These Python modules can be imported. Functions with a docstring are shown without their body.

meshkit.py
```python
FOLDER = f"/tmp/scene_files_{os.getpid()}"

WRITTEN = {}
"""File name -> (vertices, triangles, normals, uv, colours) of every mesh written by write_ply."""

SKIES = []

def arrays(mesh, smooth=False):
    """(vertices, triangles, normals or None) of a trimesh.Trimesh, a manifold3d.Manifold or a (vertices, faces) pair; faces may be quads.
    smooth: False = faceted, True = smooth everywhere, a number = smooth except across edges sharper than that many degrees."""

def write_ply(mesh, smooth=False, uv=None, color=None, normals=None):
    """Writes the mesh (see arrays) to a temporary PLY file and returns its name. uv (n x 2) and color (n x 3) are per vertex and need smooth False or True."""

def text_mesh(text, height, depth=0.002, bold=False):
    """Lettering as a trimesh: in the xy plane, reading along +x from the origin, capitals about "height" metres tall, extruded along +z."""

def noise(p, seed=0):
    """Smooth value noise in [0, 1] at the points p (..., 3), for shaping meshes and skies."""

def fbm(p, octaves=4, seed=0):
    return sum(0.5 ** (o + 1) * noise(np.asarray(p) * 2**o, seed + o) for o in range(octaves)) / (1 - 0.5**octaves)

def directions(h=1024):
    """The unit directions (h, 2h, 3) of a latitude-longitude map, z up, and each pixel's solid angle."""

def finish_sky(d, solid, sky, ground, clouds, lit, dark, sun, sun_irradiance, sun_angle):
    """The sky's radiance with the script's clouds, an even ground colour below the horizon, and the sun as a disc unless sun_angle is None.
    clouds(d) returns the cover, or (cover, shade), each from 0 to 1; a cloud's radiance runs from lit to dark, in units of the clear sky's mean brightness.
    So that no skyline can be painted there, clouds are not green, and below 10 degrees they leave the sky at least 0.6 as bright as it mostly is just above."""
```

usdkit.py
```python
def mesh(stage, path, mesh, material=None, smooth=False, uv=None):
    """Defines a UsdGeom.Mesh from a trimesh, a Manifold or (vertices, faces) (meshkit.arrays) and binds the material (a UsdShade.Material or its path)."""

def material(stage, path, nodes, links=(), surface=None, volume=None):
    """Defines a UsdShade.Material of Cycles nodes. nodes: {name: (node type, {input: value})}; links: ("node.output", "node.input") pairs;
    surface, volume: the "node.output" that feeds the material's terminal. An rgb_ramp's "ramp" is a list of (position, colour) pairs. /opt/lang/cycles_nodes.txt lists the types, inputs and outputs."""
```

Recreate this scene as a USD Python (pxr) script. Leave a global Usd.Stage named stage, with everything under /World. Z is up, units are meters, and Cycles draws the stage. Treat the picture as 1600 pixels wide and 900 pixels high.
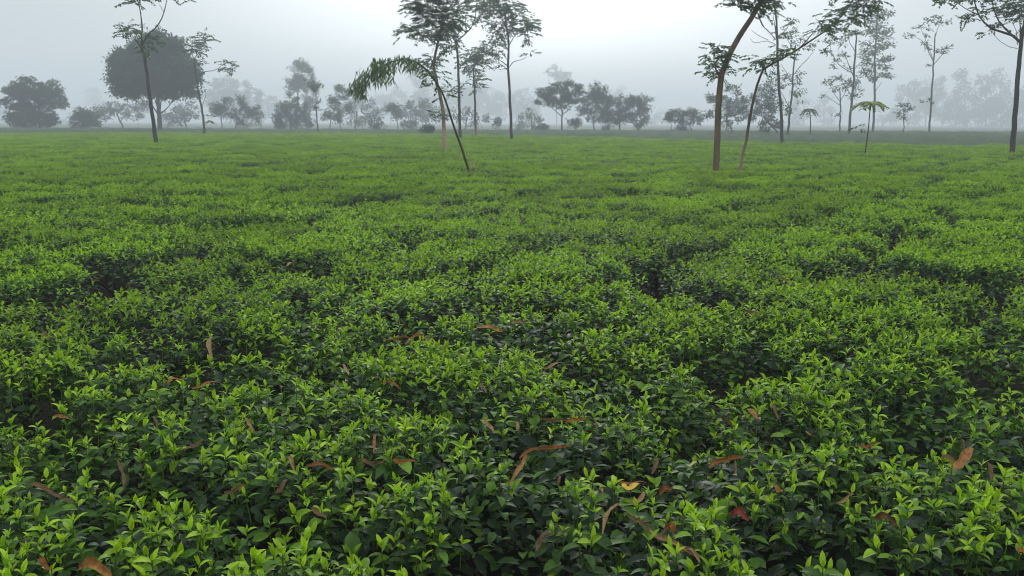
import math
import numpy as np
import trimesh
import usdkit
import meshkit
from pxr import Gf, Sdf, Usd, UsdGeom, UsdLux, UsdShade, Vt

# ------------------------------------------------------------------ stage, camera, sky, sun, exposure
stage = Usd.Stage.CreateInMemory()
UsdGeom.SetStageUpAxis(stage, 'Z')
UsdGeom.SetStageMetersPerUnit(stage, 1.0)
UsdGeom.Xform.Define(stage, '/World')
UsdGeom.Scope.Define(stage, '/World/Looks')

F = 1256.0                       # focal length in pixels of a 1600 pixel wide picture
CAM_Z, CANOPY = 1.80, 0.72       # eye height, height of the plucked tea table
PITCH, ROLL = math.radians(11.65), math.radians(0.215)
EXPOSURE = -0.18
cp, sp_ = math.cos(PITCH), math.sin(PITCH)
fwd = np.array([0, cp, -sp_]); up0 = np.array([0, sp_, cp]); right0 = np.array([1.0, 0, 0])
right = right0 * math.cos(ROLL) + up0 * math.sin(ROLL)
up = np.cross(right, fwd)
EYE = np.array([0, 0, CAM_Z])
cam = UsdGeom.Camera.Define(stage, '/World/camera')
cam.CreateHorizontalApertureAttr(36.0)
cam.CreateFocalLengthAttr(36.0 * F / 1600)
cam.CreateClippingRangeAttr(Gf.Vec2f(0.05, 20000))
cam.CreateExposureAttr(EXPOSURE)
cam.AddTransformOp().Set(Gf.Matrix4d(*[float(x) for x in (*right, 0, *up, 0, *(-fwd), 0, *EYE, 1)]))

SUN_ELEV, SUN_AZ = math.radians(17), math.radians(2)     # azimuth from +y towards +x
sun_dir = np.array([math.cos(SUN_ELEV) * math.sin(SUN_AZ), math.cos(SUN_ELEV) * math.cos(SUN_AZ), math.sin(SUN_ELEV)])
SKY = 0.1
sky_mat = usdkit.material(stage, '/World/Looks/sky', {
    'tc': ('texture_coordinate', {}),
    'sky': ('sky_texture', {'sky_type': 'single_scattering', 'sun_disc': False, 'sun_elevation': SUN_ELEV, 'sun_rotation': SUN_AZ}),
    'sep': ('separate_xyz', {}),
    'grad': ('math', {'math_type': 'multiply_add', 'value2': 9.5, 'value3': 6.3, 'use_clamp': False}),
    'dot': ('vector_math', {'math_type': 'dot_product', 'vector2': tuple(sun_dir)}),
    'dpos': ('math', {'math_type': 'maximum', 'value2': 0.0}),
    'dpow': ('math', {'math_type': 'power', 'value2': 20.0}),
    'glow': ('math', {'math_type': 'multiply_add', 'value2': 24.0}),
    'stretch': ('mapping', {'scale': (1.2, 1.2, 5.0)}),
    'cloud': ('noise_texture', {'scale': 1.6, 'detail': 4.0, 'roughness': 0.5}),
    'cvar': ('map_range', {'from_min': 0.3, 'from_max': 0.7, 'to_min': 0.93, 'to_max': 1.07}),
    'lum': ('math', {'math_type': 'multiply'}),
    'tint': ('vector_math', {'math_type': 'scale', 'vector1': (0.94, 1.0, 1.035)}),
    'mix': ('mix_color', {'fac': 0.9, 'use_clamp': False}),
    'bg': ('background_shader', {'strength': SKY}),
}, [('tc.generated', 'sep.vector'), ('sep.z', 'grad.value1'), ('tc.generated', 'dot.vector1'), ('dot.value', 'dpos.value1'), ('dpos.value', 'dpow.value1'),
    ('dpow.value', 'glow.value1'), ('grad.value', 'glow.value3'), ('tc.generated', 'stretch.vector'), ('stretch.vector', 'cloud.vector'),
    ('cloud.fac', 'cvar.value'), ('cvar.result', 'lum.value1'), ('glow.value', 'lum.value2'), ('lum.value', 'tint.scale'),
    ('sky.color', 'mix.a'), ('tint.vector', 'mix.b'), ('mix.result', 'bg.color')], surface='bg.background')
dome = UsdLux.DomeLight.Define(stage, '/World/sky')
UsdShade.MaterialBindingAPI.Apply(dome.GetPrim()).Bind(sky_mat)
dome.GetPrim().SetCustomDataByKey('kind', 'structure')

sun = UsdLux.DistantLight.Define(stage, '/World/sun')
sun.CreateIntensityAttr(0.3)
sun.CreateAngleAttr(18.0)
sun.CreateNormalizeAttr(True)
sun.CreateColorAttr(Gf.Vec3f(1.0, 0.97, 0.92))
z_ax = sun_dir
x_ax = np.cross([0, 0, 1.0], z_ax); x_ax /= np.linalg.norm(x_ax)
y_ax = np.cross(z_ax, x_ax)
sun.AddTransformOp().Set(Gf.Matrix4d(*[float(x) for x in (*x_ax, 0, *y_ax, 0, *z_ax, 0, 0, 0, 30, 1)]))

# ------------------------------------------------------------------ helpers
def rng_of(*key):
    return np.random.default_rng([int(k) & 0xFFFFFFFF for k in key])

def ray(px, py):
    d = right * ((px - 800) / F) + up * ((450 - py) / F) + fwd
    return d / np.linalg.norm(d)

def on_plane(px, py, z=CANOPY):
    d = ray(px, py)
    return EYE + d * ((z - CAM_Z) / d[2])

def at(px, py, dist, depth=0.0):
    """The world point seen at a pixel where the ground distance ahead is dist."""
    d = ray(px, py)
    return EYE + d * ((dist + depth) / d[1])

used = {}
def free(parent, name):
    k = used.get((parent, name), 0)
    used[(parent, name)] = k + 1
    return f'{parent}/{name}' + (f'_{k:03d}' if k else '')

def tag(prim, label=None, cat=None, group=None, kind=None):
    for k, v in (('label', label), ('category', cat), ('group', group), ('kind', kind)):
        if v:
            prim.SetCustomDataByKey(k, v)
    return prim

def thing(name, label, cat, loc=(0, 0, 0), group=None):
    x = UsdGeom.Xform.Define(stage, free('/World', name))
    x.AddTranslateOp().Set(Gf.Vec3d(*map(float, loc)))
    return tag(x.GetPrim(), label, cat, group)

def normals_of(v, f):
    n = np.zeros_like(v)
    c = np.cross(v[f[:, 1]] - v[f[:, 0]], v[f[:, 2]] - v[f[:, 0]])
    for k in range(3):
        for a in range(3):
            n[:, a] += np.bincount(f[:, k], c[:, a], len(v))
    l = np.linalg.norm(n, axis=1, keepdims=True)
    return np.where(l > 1e-12, n / np.maximum(l, 1e-12), [0, 0, 1.0])

def put(parent, name, mesh, mat, smooth=True, kind=None, label=None, exact=None):
    """Defines one Mesh prim; mesh = (v, f) or (v, f, tone per vertex)."""
    v, f = np.asarray(mesh[0], float), np.asarray(mesh[1])
    path = exact or free(parent, name)
    m = UsdGeom.Mesh.Define(stage, path)
    m.CreatePointsAttr(Vt.Vec3fArray.FromNumpy(v.astype(np.float32)))
    m.CreateFaceVertexCountsAttr(Vt.IntArray.FromNumpy(np.full(len(f), 3, np.int32)))
    m.CreateFaceVertexIndicesAttr(Vt.IntArray.FromNumpy(f.astype(np.int32).ravel()))
    m.CreateSubdivisionSchemeAttr('none')
    if smooth:
        m.CreateNormalsAttr(Vt.Vec3fArray.FromNumpy(normals_of(v, f).astype(np.float32)))
        m.SetNormalsInterpolation('vertex')
    if len(mesh) > 2:
        UsdGeom.PrimvarsAPI(m).CreatePrimvar('tone', Sdf.ValueTypeNames.FloatArray, 'vertex').Set(Vt.FloatArray.FromNumpy(np.asarray(mesh[2], np.float32)))
    UsdShade.MaterialBindingAPI.Apply(m.GetPrim()).Bind(mat)
    if kind or label:
        tag(m.GetPrim(), label, kind=kind)
    return m.GetPrim()

def join(parts):
    parts = [p for p in parts if len(p[0])]
    n = np.cumsum([0] + [len(p[0]) for p in parts])
    out = [np.vstack([p[0] for p in parts]), np.vstack([p[1] + a for p, a in zip(parts, n)])]
    if len(parts[0]) > 2:
        out.append(np.concatenate([p[2] for p in parts]))
    return tuple(out)

def unit(a):
    return a / np.maximum(np.linalg.norm(a, axis=-1, keepdims=True), 1e-12)

def tube(points, radii, sides=7):
    """A tapered limb through the points, closed at both ends."""
    p = np.asarray(points, float)
    r = np.broadcast_to(np.asarray(radii, float), (len(p),))
    t = unit(np.gradient(p, axis=0))
    ref = np.array([0.3, 0.9, 0.2]) if abs(t[:, 2]).mean() > 0.5 else np.array([0.1, 0.2, 1.0])
    a = unit(np.cross(t, ref)); b = np.cross(t, a)
    ang = np.arange(sides) * 2 * np.pi / sides
    v = p[:, None] + r[:, None, None] * (np.cos(ang)[None, :, None] * a[:, None] + np.sin(ang)[None, :, None] * b[:, None])
    i, j = np.meshgrid(np.arange(len(p) - 1), np.arange(sides), indexing='ij')
    q = np.stack([i * sides + j, i * sides + (j + 1) % sides, (i + 1) * sides + (j + 1) % sides, (i + 1) * sides + j], -1).reshape(-1, 4)
    f = np.vstack([q[:, [0, 1, 2]], q[:, [0, 2, 3]]])
    n = len(p) * sides
    k = np.arange(sides)
    ends = np.vstack([np.stack([np.full(sides, n), (k + 1) % sides, k], 1), np.stack([np.full(sides, n + 1), (len(p) - 1) * sides + k, (len(p) - 1) * sides + (k + 1) % sides], 1)])
    return np.vstack([v.reshape(-1, 3), p[:1], p[-1:]]), np.vstack([f, ends])

def curve(points, n=14):
    """A smooth line through the points (Catmull-Rom)."""
    p = np.asarray(points, float)
    if len(p) < 3:
        return p[0] + (p[-1] - p[0]) * np.linspace(0, 1, max(3, n // 3))[:, None]
    q = np.vstack([2 * p[0] - p[1], p, 2 * p[-1] - p[-2]])
    s = np.linspace(0, len(p) - 1, n)
    i = np.minimum(s.astype(int), len(p) - 2); t = (s - i)[:, None]
    a, b, c, d = q[i], q[i + 1], q[i + 2], q[i + 3]
    return 0.5 * (2 * b + (c - a) * t + (2 * a - 5 * b + 4 * c - d) * t ** 2 + (3 * b - a - 3 * c + d) * t ** 3)

def leaves(base, out, norm, length, width, curl=0.5, fold=0.25, n=4, point=0.55, tone=None):
    """Many leaf blades at once: base points, outward directions, upper-side normals; bent along their length and folded on the midrib."""
    base, N = np.asarray(base, float), len(base)
    out = unit(np.asarray(out, float))
    norm = np.asarray(norm, float)
    norm = unit(norm - out * (norm * out).sum(1, keepdims=True))
    side = np.cross(out, norm)
    length, width, curl, fold = (np.broadcast_to(np.asarray(x, float), (N,)) for x in (length, width, curl, fold))
    t = np.linspace(0, 1, n + 1)
    w = (t + 1e-9) ** point * (1 - t) ** 0.8
    w = w / w.max()
    fine = np.linspace(0, 1, 8 * n + 1)
    th = curl[:, None] * fine[None] - curl[:, None] * 0.3
    cy = np.concatenate([np.zeros((N, 1)), np.cumsum(np.cos(th), 1)[:, :-1]], 1)[:, ::8] / (8 * n)
    cz = -np.concatenate([np.zeros((N, 1)), np.cumsum(np.sin(th), 1)[:, :-1]], 1)[:, ::8] / (8 * n)
    mid = base[:, None] + length[:, None, None] * (cy[..., None] * out[:, None] + cz[..., None] * norm[:, None])
    hw = width[:, None] * 0.5 * w[None]
    lift = (fold[:, None] * hw)[..., None] * norm[:, None]
    L = mid + hw[..., None] * side[:, None] + lift
    R = mid - hw[..., None] * side[:, None] + lift
    inner = np.stack([L[:, 1:n], mid[:, 1:n], R[:, 1:n]], 2).reshape(N, -1, 3)
    v = np.concatenate([mid[:, :1], inner, mid[:, n:]], 1)
    V = v.shape[1]
    tri = [(0, 2, 1), (0, 3, 2)]
    for s in range(n - 2):
        a = 1 + 3 * s
        tri += [(a, a + 1, a + 4), (a, a + 4, a + 3), (a + 1, a + 2, a + 5), (a + 1, a + 5, a + 4)]
    a = 1 + 3 * (n - 2)
    tri += [(a, a + 1, V - 1), (a + 1, a + 2, V - 1)]
    f = (np.arange(N)[:, None, None] * V + np.array(tri)[None]).reshape(-1, 3)
    tn = np.repeat(np.broadcast_to(np.asarray(0.0 if tone is None else tone, float), (N,)), V)
    return v.reshape(-1, 3), f, tn

def sphere_dirs(rng, n):
    z = rng.uniform(-1, 1, n); a = rng.uniform(0, 2 * np.pi, n)
    r = np.sqrt(1 - z * z)
    return np.stack([r * np.cos(a), r * np.sin(a), z], 1)

# ------------------------------------------------------------------ materials
def leaf_material(name, stops, rough=0.45, trans=0.25, spec=0.4, tscale=(1.0, 1.25, 0.5), patch=0.0):
    """Leaf colours picked along a ramp by the leaf's age (primvar tone) and a random number per leaf; a share of light passes through."""
    nodes = {
        'attr': ('attribute', {'attribute': 'tone'}),
        'geo': ('geometry', {}),
        'oi': ('object_info', {}),
        'pn': ('noise_texture', {'scale': 0.55, 'detail': 2.0}),
        'rnd': ('math', {'math_type': 'multiply_add', 'value2': 0.34, 'value3': -0.17}),
        'add': ('math', {'math_type': 'add'}),
        'pmul': ('math', {'math_type': 'multiply_add', 'value2': patch, 'value3': -patch * 0.5}),
        'add2': ('math', {'math_type': 'add', 'use_clamp': True}),
        'ramp': ('rgb_ramp', {'ramp': stops}),
        'fine': ('noise_texture', {'scale': 60.0, 'detail': 2.0}),
        'fmap': ('map_range', {'from_min': 0.25, 'from_max': 0.75, 'to_min': 0.82, 'to_max': 1.18}),
        'rnd2': ('map_range', {'from_min': 0.0, 'from_max': 1.0, 'to_min': 0.8, 'to_max': 1.2}),
        'val': ('math', {'math_type': 'multiply'}),
        'col': ('vector_math', {'math_type': 'scale'}),
        'tcol': ('vector_math', {'math_type': 'multiply', 'vector2': tscale}),
        'p': ('principled_bsdf', {'roughness': rough, 'specular_ior_level': spec}),
        't': ('translucent_bsdf', {}),
        'm': ('mix_closure', {'fac': trans}),
    }
    links = [('attr.fac', 'add.value1'), ('geo.random_per_island', 'rnd.value1'), ('rnd.value', 'add.value2'),
             ('geo.position', 'pn.vector'), ('pn.fac', 'pmul.value1'), ('add.value', 'add2.value1'), ('pmul.value', 'add2.value2'), ('add2.value', 'ramp.fac'),
             ('geo.position', 'fine.vector'), ('fine.fac', 'fmap.value'), ('oi.random', 'rnd2.value'), ('fmap.result', 'val.value1'), ('rnd2.result', 'val.value2'),
             ('ramp.color', 'col.vector1'), ('val.value', 'col.scale'), ('col.vector', 'p.base_color'), ('col.vector', 'tcol.vector1'), ('tcol.vector', 't.color'),
             ('p.BSDF', 'm.closure1'), ('t.BSDF', 'm.closure2')]
    return usdkit.material(stage, f'/World/Looks/{name}', nodes, links, surface='m.closure')

def bark_material(name, c1, c2, scale=6.0, stretch=0.25, rough=0.85, foot=None, foot_z=2.2):
    f1, f2 = foot or (c1, c2)
    return usdkit.material(stage, f'/World/Looks/{name}', {
        'tc': ('geometry', {}), 'map': ('mapping', {'scale': (1, 1, stretch)}),
        'n': ('noise_texture', {'scale': scale, 'detail': 5.0, 'roughness': 0.65}),
        'fine': ('noise_texture', {'scale': scale * 7, 'detail': 3.0}),
        'mixf': ('mix_float', {'fac': 0.35}),
        'ramp': ('rgb_ramp', {'ramp': [(0.38, c1), (0.6, c2)]}),
        'low': ('rgb_ramp', {'ramp': [(0.3, f1), (0.7, f2)]}),
        'sep': ('separate_xyz', {}), 'wob': ('math', {'math_type': 'multiply_add', 'value2': 1.6}),
        'hz': ('map_range', {'from_min': foot_z + 0.4, 'from_max': foot_z + 1.2, 'to_min': 0.0, 'to_max': 1.0, 'clamp': True}), 'mix': ('mix_color', {}),
        'b': ('bump', {'strength': 0.8, 'distance': 0.03}),
        'p': ('principled_bsdf', {'roughness': rough, 'specular_ior_level': 0.2})},
        [('tc.position', 'map.vector'), ('map.vector', 'n.vector'), ('map.vector', 'fine.vector'), ('n.fac', 'mixf.a'), ('fine.fac', 'mixf.b'),
         ('mixf.result', 'ramp.fac'), ('mixf.result', 'low.fac'), ('tc.position', 'sep.vector'), ('n.fac', 'wob.value1'), ('sep.z', 'wob.value3'), ('wob.value', 'hz.value'),
         ('hz.result', 'mix.fac'), ('low.color', 'mix.a'), ('ramp.color', 'mix.b'), ('mix.result', 'p.base_color'), ('mixf.result', 'b.height'), ('b.normal', 'p.normal')], surface='p.BSDF')

TEA = leaf_material('tea_leaf', [(0.0, (0.285, 0.425, 0.011)), (0.25, (0.160, 0.285, 0.009)), (0.42, (0.055, 0.130, 0.008)), (0.60, (0.010, 0.029, 0.008)), (0.93, (0.004, 0.013, 0.007)), (1.0, (0.045, 0.030, 0.010))],
                    rough=0.45, trans=0.22, spec=0.2, patch=0.25)
TEA_DARK = leaf_material('unplucked_tea_leaf', [(0.0, (0.145, 0.20, 0.115)), (0.5, (0.105, 0.15, 0.10)), (1.0, (0.06, 0.095, 0.07))], rough=0.5, trans=0.12, patch=0.2)
FOLIAGE = leaf_material('shade_tree_leaf', [(0.0, (0.075, 0.145, 0.032)), (0.5, (0.032, 0.075, 0.025)), (1.0, (0.012, 0.032, 0.016))], rough=0.5, trans=0.2, spec=0.3)
FOLIAGE_FAR = leaf_material('far_tree_leaf', [(0.0, (0.050, 0.105, 0.045)), (0.5, (0.024, 0.058, 0.030)), (1.0, (0.009, 0.026, 0.018))], rough=0.6, trans=0.12, spec=0.25)
FOLIAGE_YELLOW = leaf_material('pale_sapling_leaf', [(0.0, (0.24, 0.27, 0.04)), (0.5, (0.13, 0.16, 0.03)), (1.0, (0.06, 0.08, 0.02))], rough=0.5, trans=0.3)
FOLIAGE_WEEP = leaf_material('hanging_leaf', [(0.0, (0.17, 0.24, 0.11)), (0.4, (0.065, 0.115, 0.045)), (1.0, (0.02, 0.045, 0.02))], rough=0.4, trans=0.2)
BARK = bark_material('bark_brown', (0.04, 0.027, 0.016), (0.18, 0.125, 0.075))
BARK_DARK = bark_material('bark_dark', (0.018, 0.016, 0.013), (0.06, 0.052, 0.042))
BARK_PALE = bark_material('bark_pale', (0.09, 0.06, 0.04), (0.24, 0.17, 0.11), foot=((0.2, 0.13, 0.08), (0.42, 0.30, 0.20)), foot_z=2.0)
BARK_FOOT = bark_material('bark_pale_foot', (0.028, 0.022, 0.015), (0.11, 0.08, 0.055), foot=((0.12, 0.08, 0.05), (0.34, 0.24, 0.16)), foot_z=1.3)
STEM = bark_material('tea_stem', (0.015, 0.012, 0.008), (0.05, 0.038, 0.025), scale=25)
SHOOT_STEM = TEA
SOIL = usdkit.material(stage, '/World/Looks/soil', {
    'g': ('geometry', {}), 'n': ('noise_texture', {'scale': 2.5, 'detail': 6.0, 'roughness': 0.65}), 'big': ('noise_texture', {'scale': 0.03, 'detail': 3.0}),
    'ramp': ('rgb_ramp', {'ramp': [(0.3, (0.007, 0.005, 0.0035)), (0.7, (0.02, 0.015, 0.010))]}),
    'r2': ('rgb_ramp', {'ramp': [(0.4, (0.035, 0.06, 0.02)), (0.6, (0.06, 0.085, 0.03))]}),
    'sep': ('separate_xyz', {}), 'far': ('map_range', {'from_min': 95.0, 'from_max': 110.0, 'to_min': 0.0, 'to_max': 1.0, 'clamp': True}),
    'mix': ('mix_color', {}), 'b': ('bump', {'strength': 0.8, 'distance': 0.03}), 'p': ('principled_bsdf', {'roughness': 0.95, 'specular_ior_level': 0.1})},
    [('g.position', 'n.vector'), ('g.position', 'big.vector'), ('n.fac', 'ramp.fac'), ('big.fac', 'r2.fac'), ('g.position', 'sep.vector'), ('sep.y', 'far.value'),
     ('far.result', 'mix.fac'), ('ramp.color', 'mix.a'), ('r2.color', 'mix.b'), ('mix.result', 'p.base_color'), ('n.fac', 'b.height'), ('b.normal', 'p.normal')], surface='p.BSDF')

def dry_material(name, c1, c2):
    return usdkit.material(stage, f'/World/Looks/{name}', {
        'g': ('geometry', {}), 'n': ('noise_texture', {'scale': 45.0, 'detail': 4.0, 'roughness': 0.6}),
        'ramp': ('rgb_ramp', {'ramp': [(0.32, c1), (0.68, c2)]}), 'b': ('bump', {'strength': 0.5, 'distance': 0.003}),
        'p': ('principled_bsdf', {'roughness': 0.7, 'specular_ior_level': 0.12}), 't': ('translucent_bsdf', {}), 'm': ('mix_closure', {'fac': 0.15})},
        [('g.position', 'n.vector'), ('n.fac', 'ramp.fac'), ('ramp.color', 'p.base_color'), ('ramp.color', 't.color'), ('n.fac', 'b.height'), ('b.normal', 'p.normal'),
         ('p.BSDF', 'm.closure1'), ('t.BSDF', 'm.closure2')], surface='m.closure')

DRY = {
    'tan': dry_material('dry_leaf_tan', (0.13, 0.075, 0.030), (0.30, 0.18, 0.078)),
    'rust': dry_material('dry_leaf_rust', (0.09, 0.030, 0.008), (0.25, 0.090, 0.022)),
    'brown': dry_material('dry_leaf_brown', (0.045, 0.024, 0.010), (0.14, 0.075, 0.030)),
    'orange': dry_material('dry_leaf_orange', (0.13, 0.055, 0.014), (0.33, 0.16, 0.045)),
    'red': dry_material('dry_leaf_red', (0.10, 0.018, 0.010), (0.22, 0.042, 0.02)),
    'yellow': dry_material('dry_leaf_yellow', (0.45, 0.26, 0.03), (0.62, 0.48, 0.08)),
    'cream': dry_material('dry_leaf_cream', (0.42, 0.36, 0.2), (0.6, 0.52, 0.32)),
}

# ------------------------------------------------------------------ the ground
gx = np.concatenate([np.linspace(-1500, -140, 18), np.linspace(-120, 120, 61), np.linspace(140, 1500, 18)])
gy = np.concatenate([np.linspace(-300, -20, 6), np.linspace(-10, 140, 61), np.linspace(160, 1500, 30)])
X, Y = np.meshgrid(gx, gy, indexing='ij')
Z = 0.05 * (meshkit.fbm(np.stack([X * 0.15, Y * 0.15, X * 0], -1), 3, 5) - 0.5)
ii, jj = np.meshgrid(np.arange(len(gx) - 1), np.arange(len(gy) - 1), indexing='ij')
w_ = len(gy)
quad = np.stack([ii * w_ + jj, (ii + 1) * w_ + jj, (ii + 1) * w_ + jj + 1, ii * w_ + jj + 1], -1).reshape(-1, 4)
g = put('/World', 'ground', (np.stack([X, Y, Z], -1).reshape(-1, 3), np.vstack([quad[:, [0, 1, 2]], quad[:, [0, 2, 3]]])), SOIL)
tag(g, kind='structure')

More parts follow.
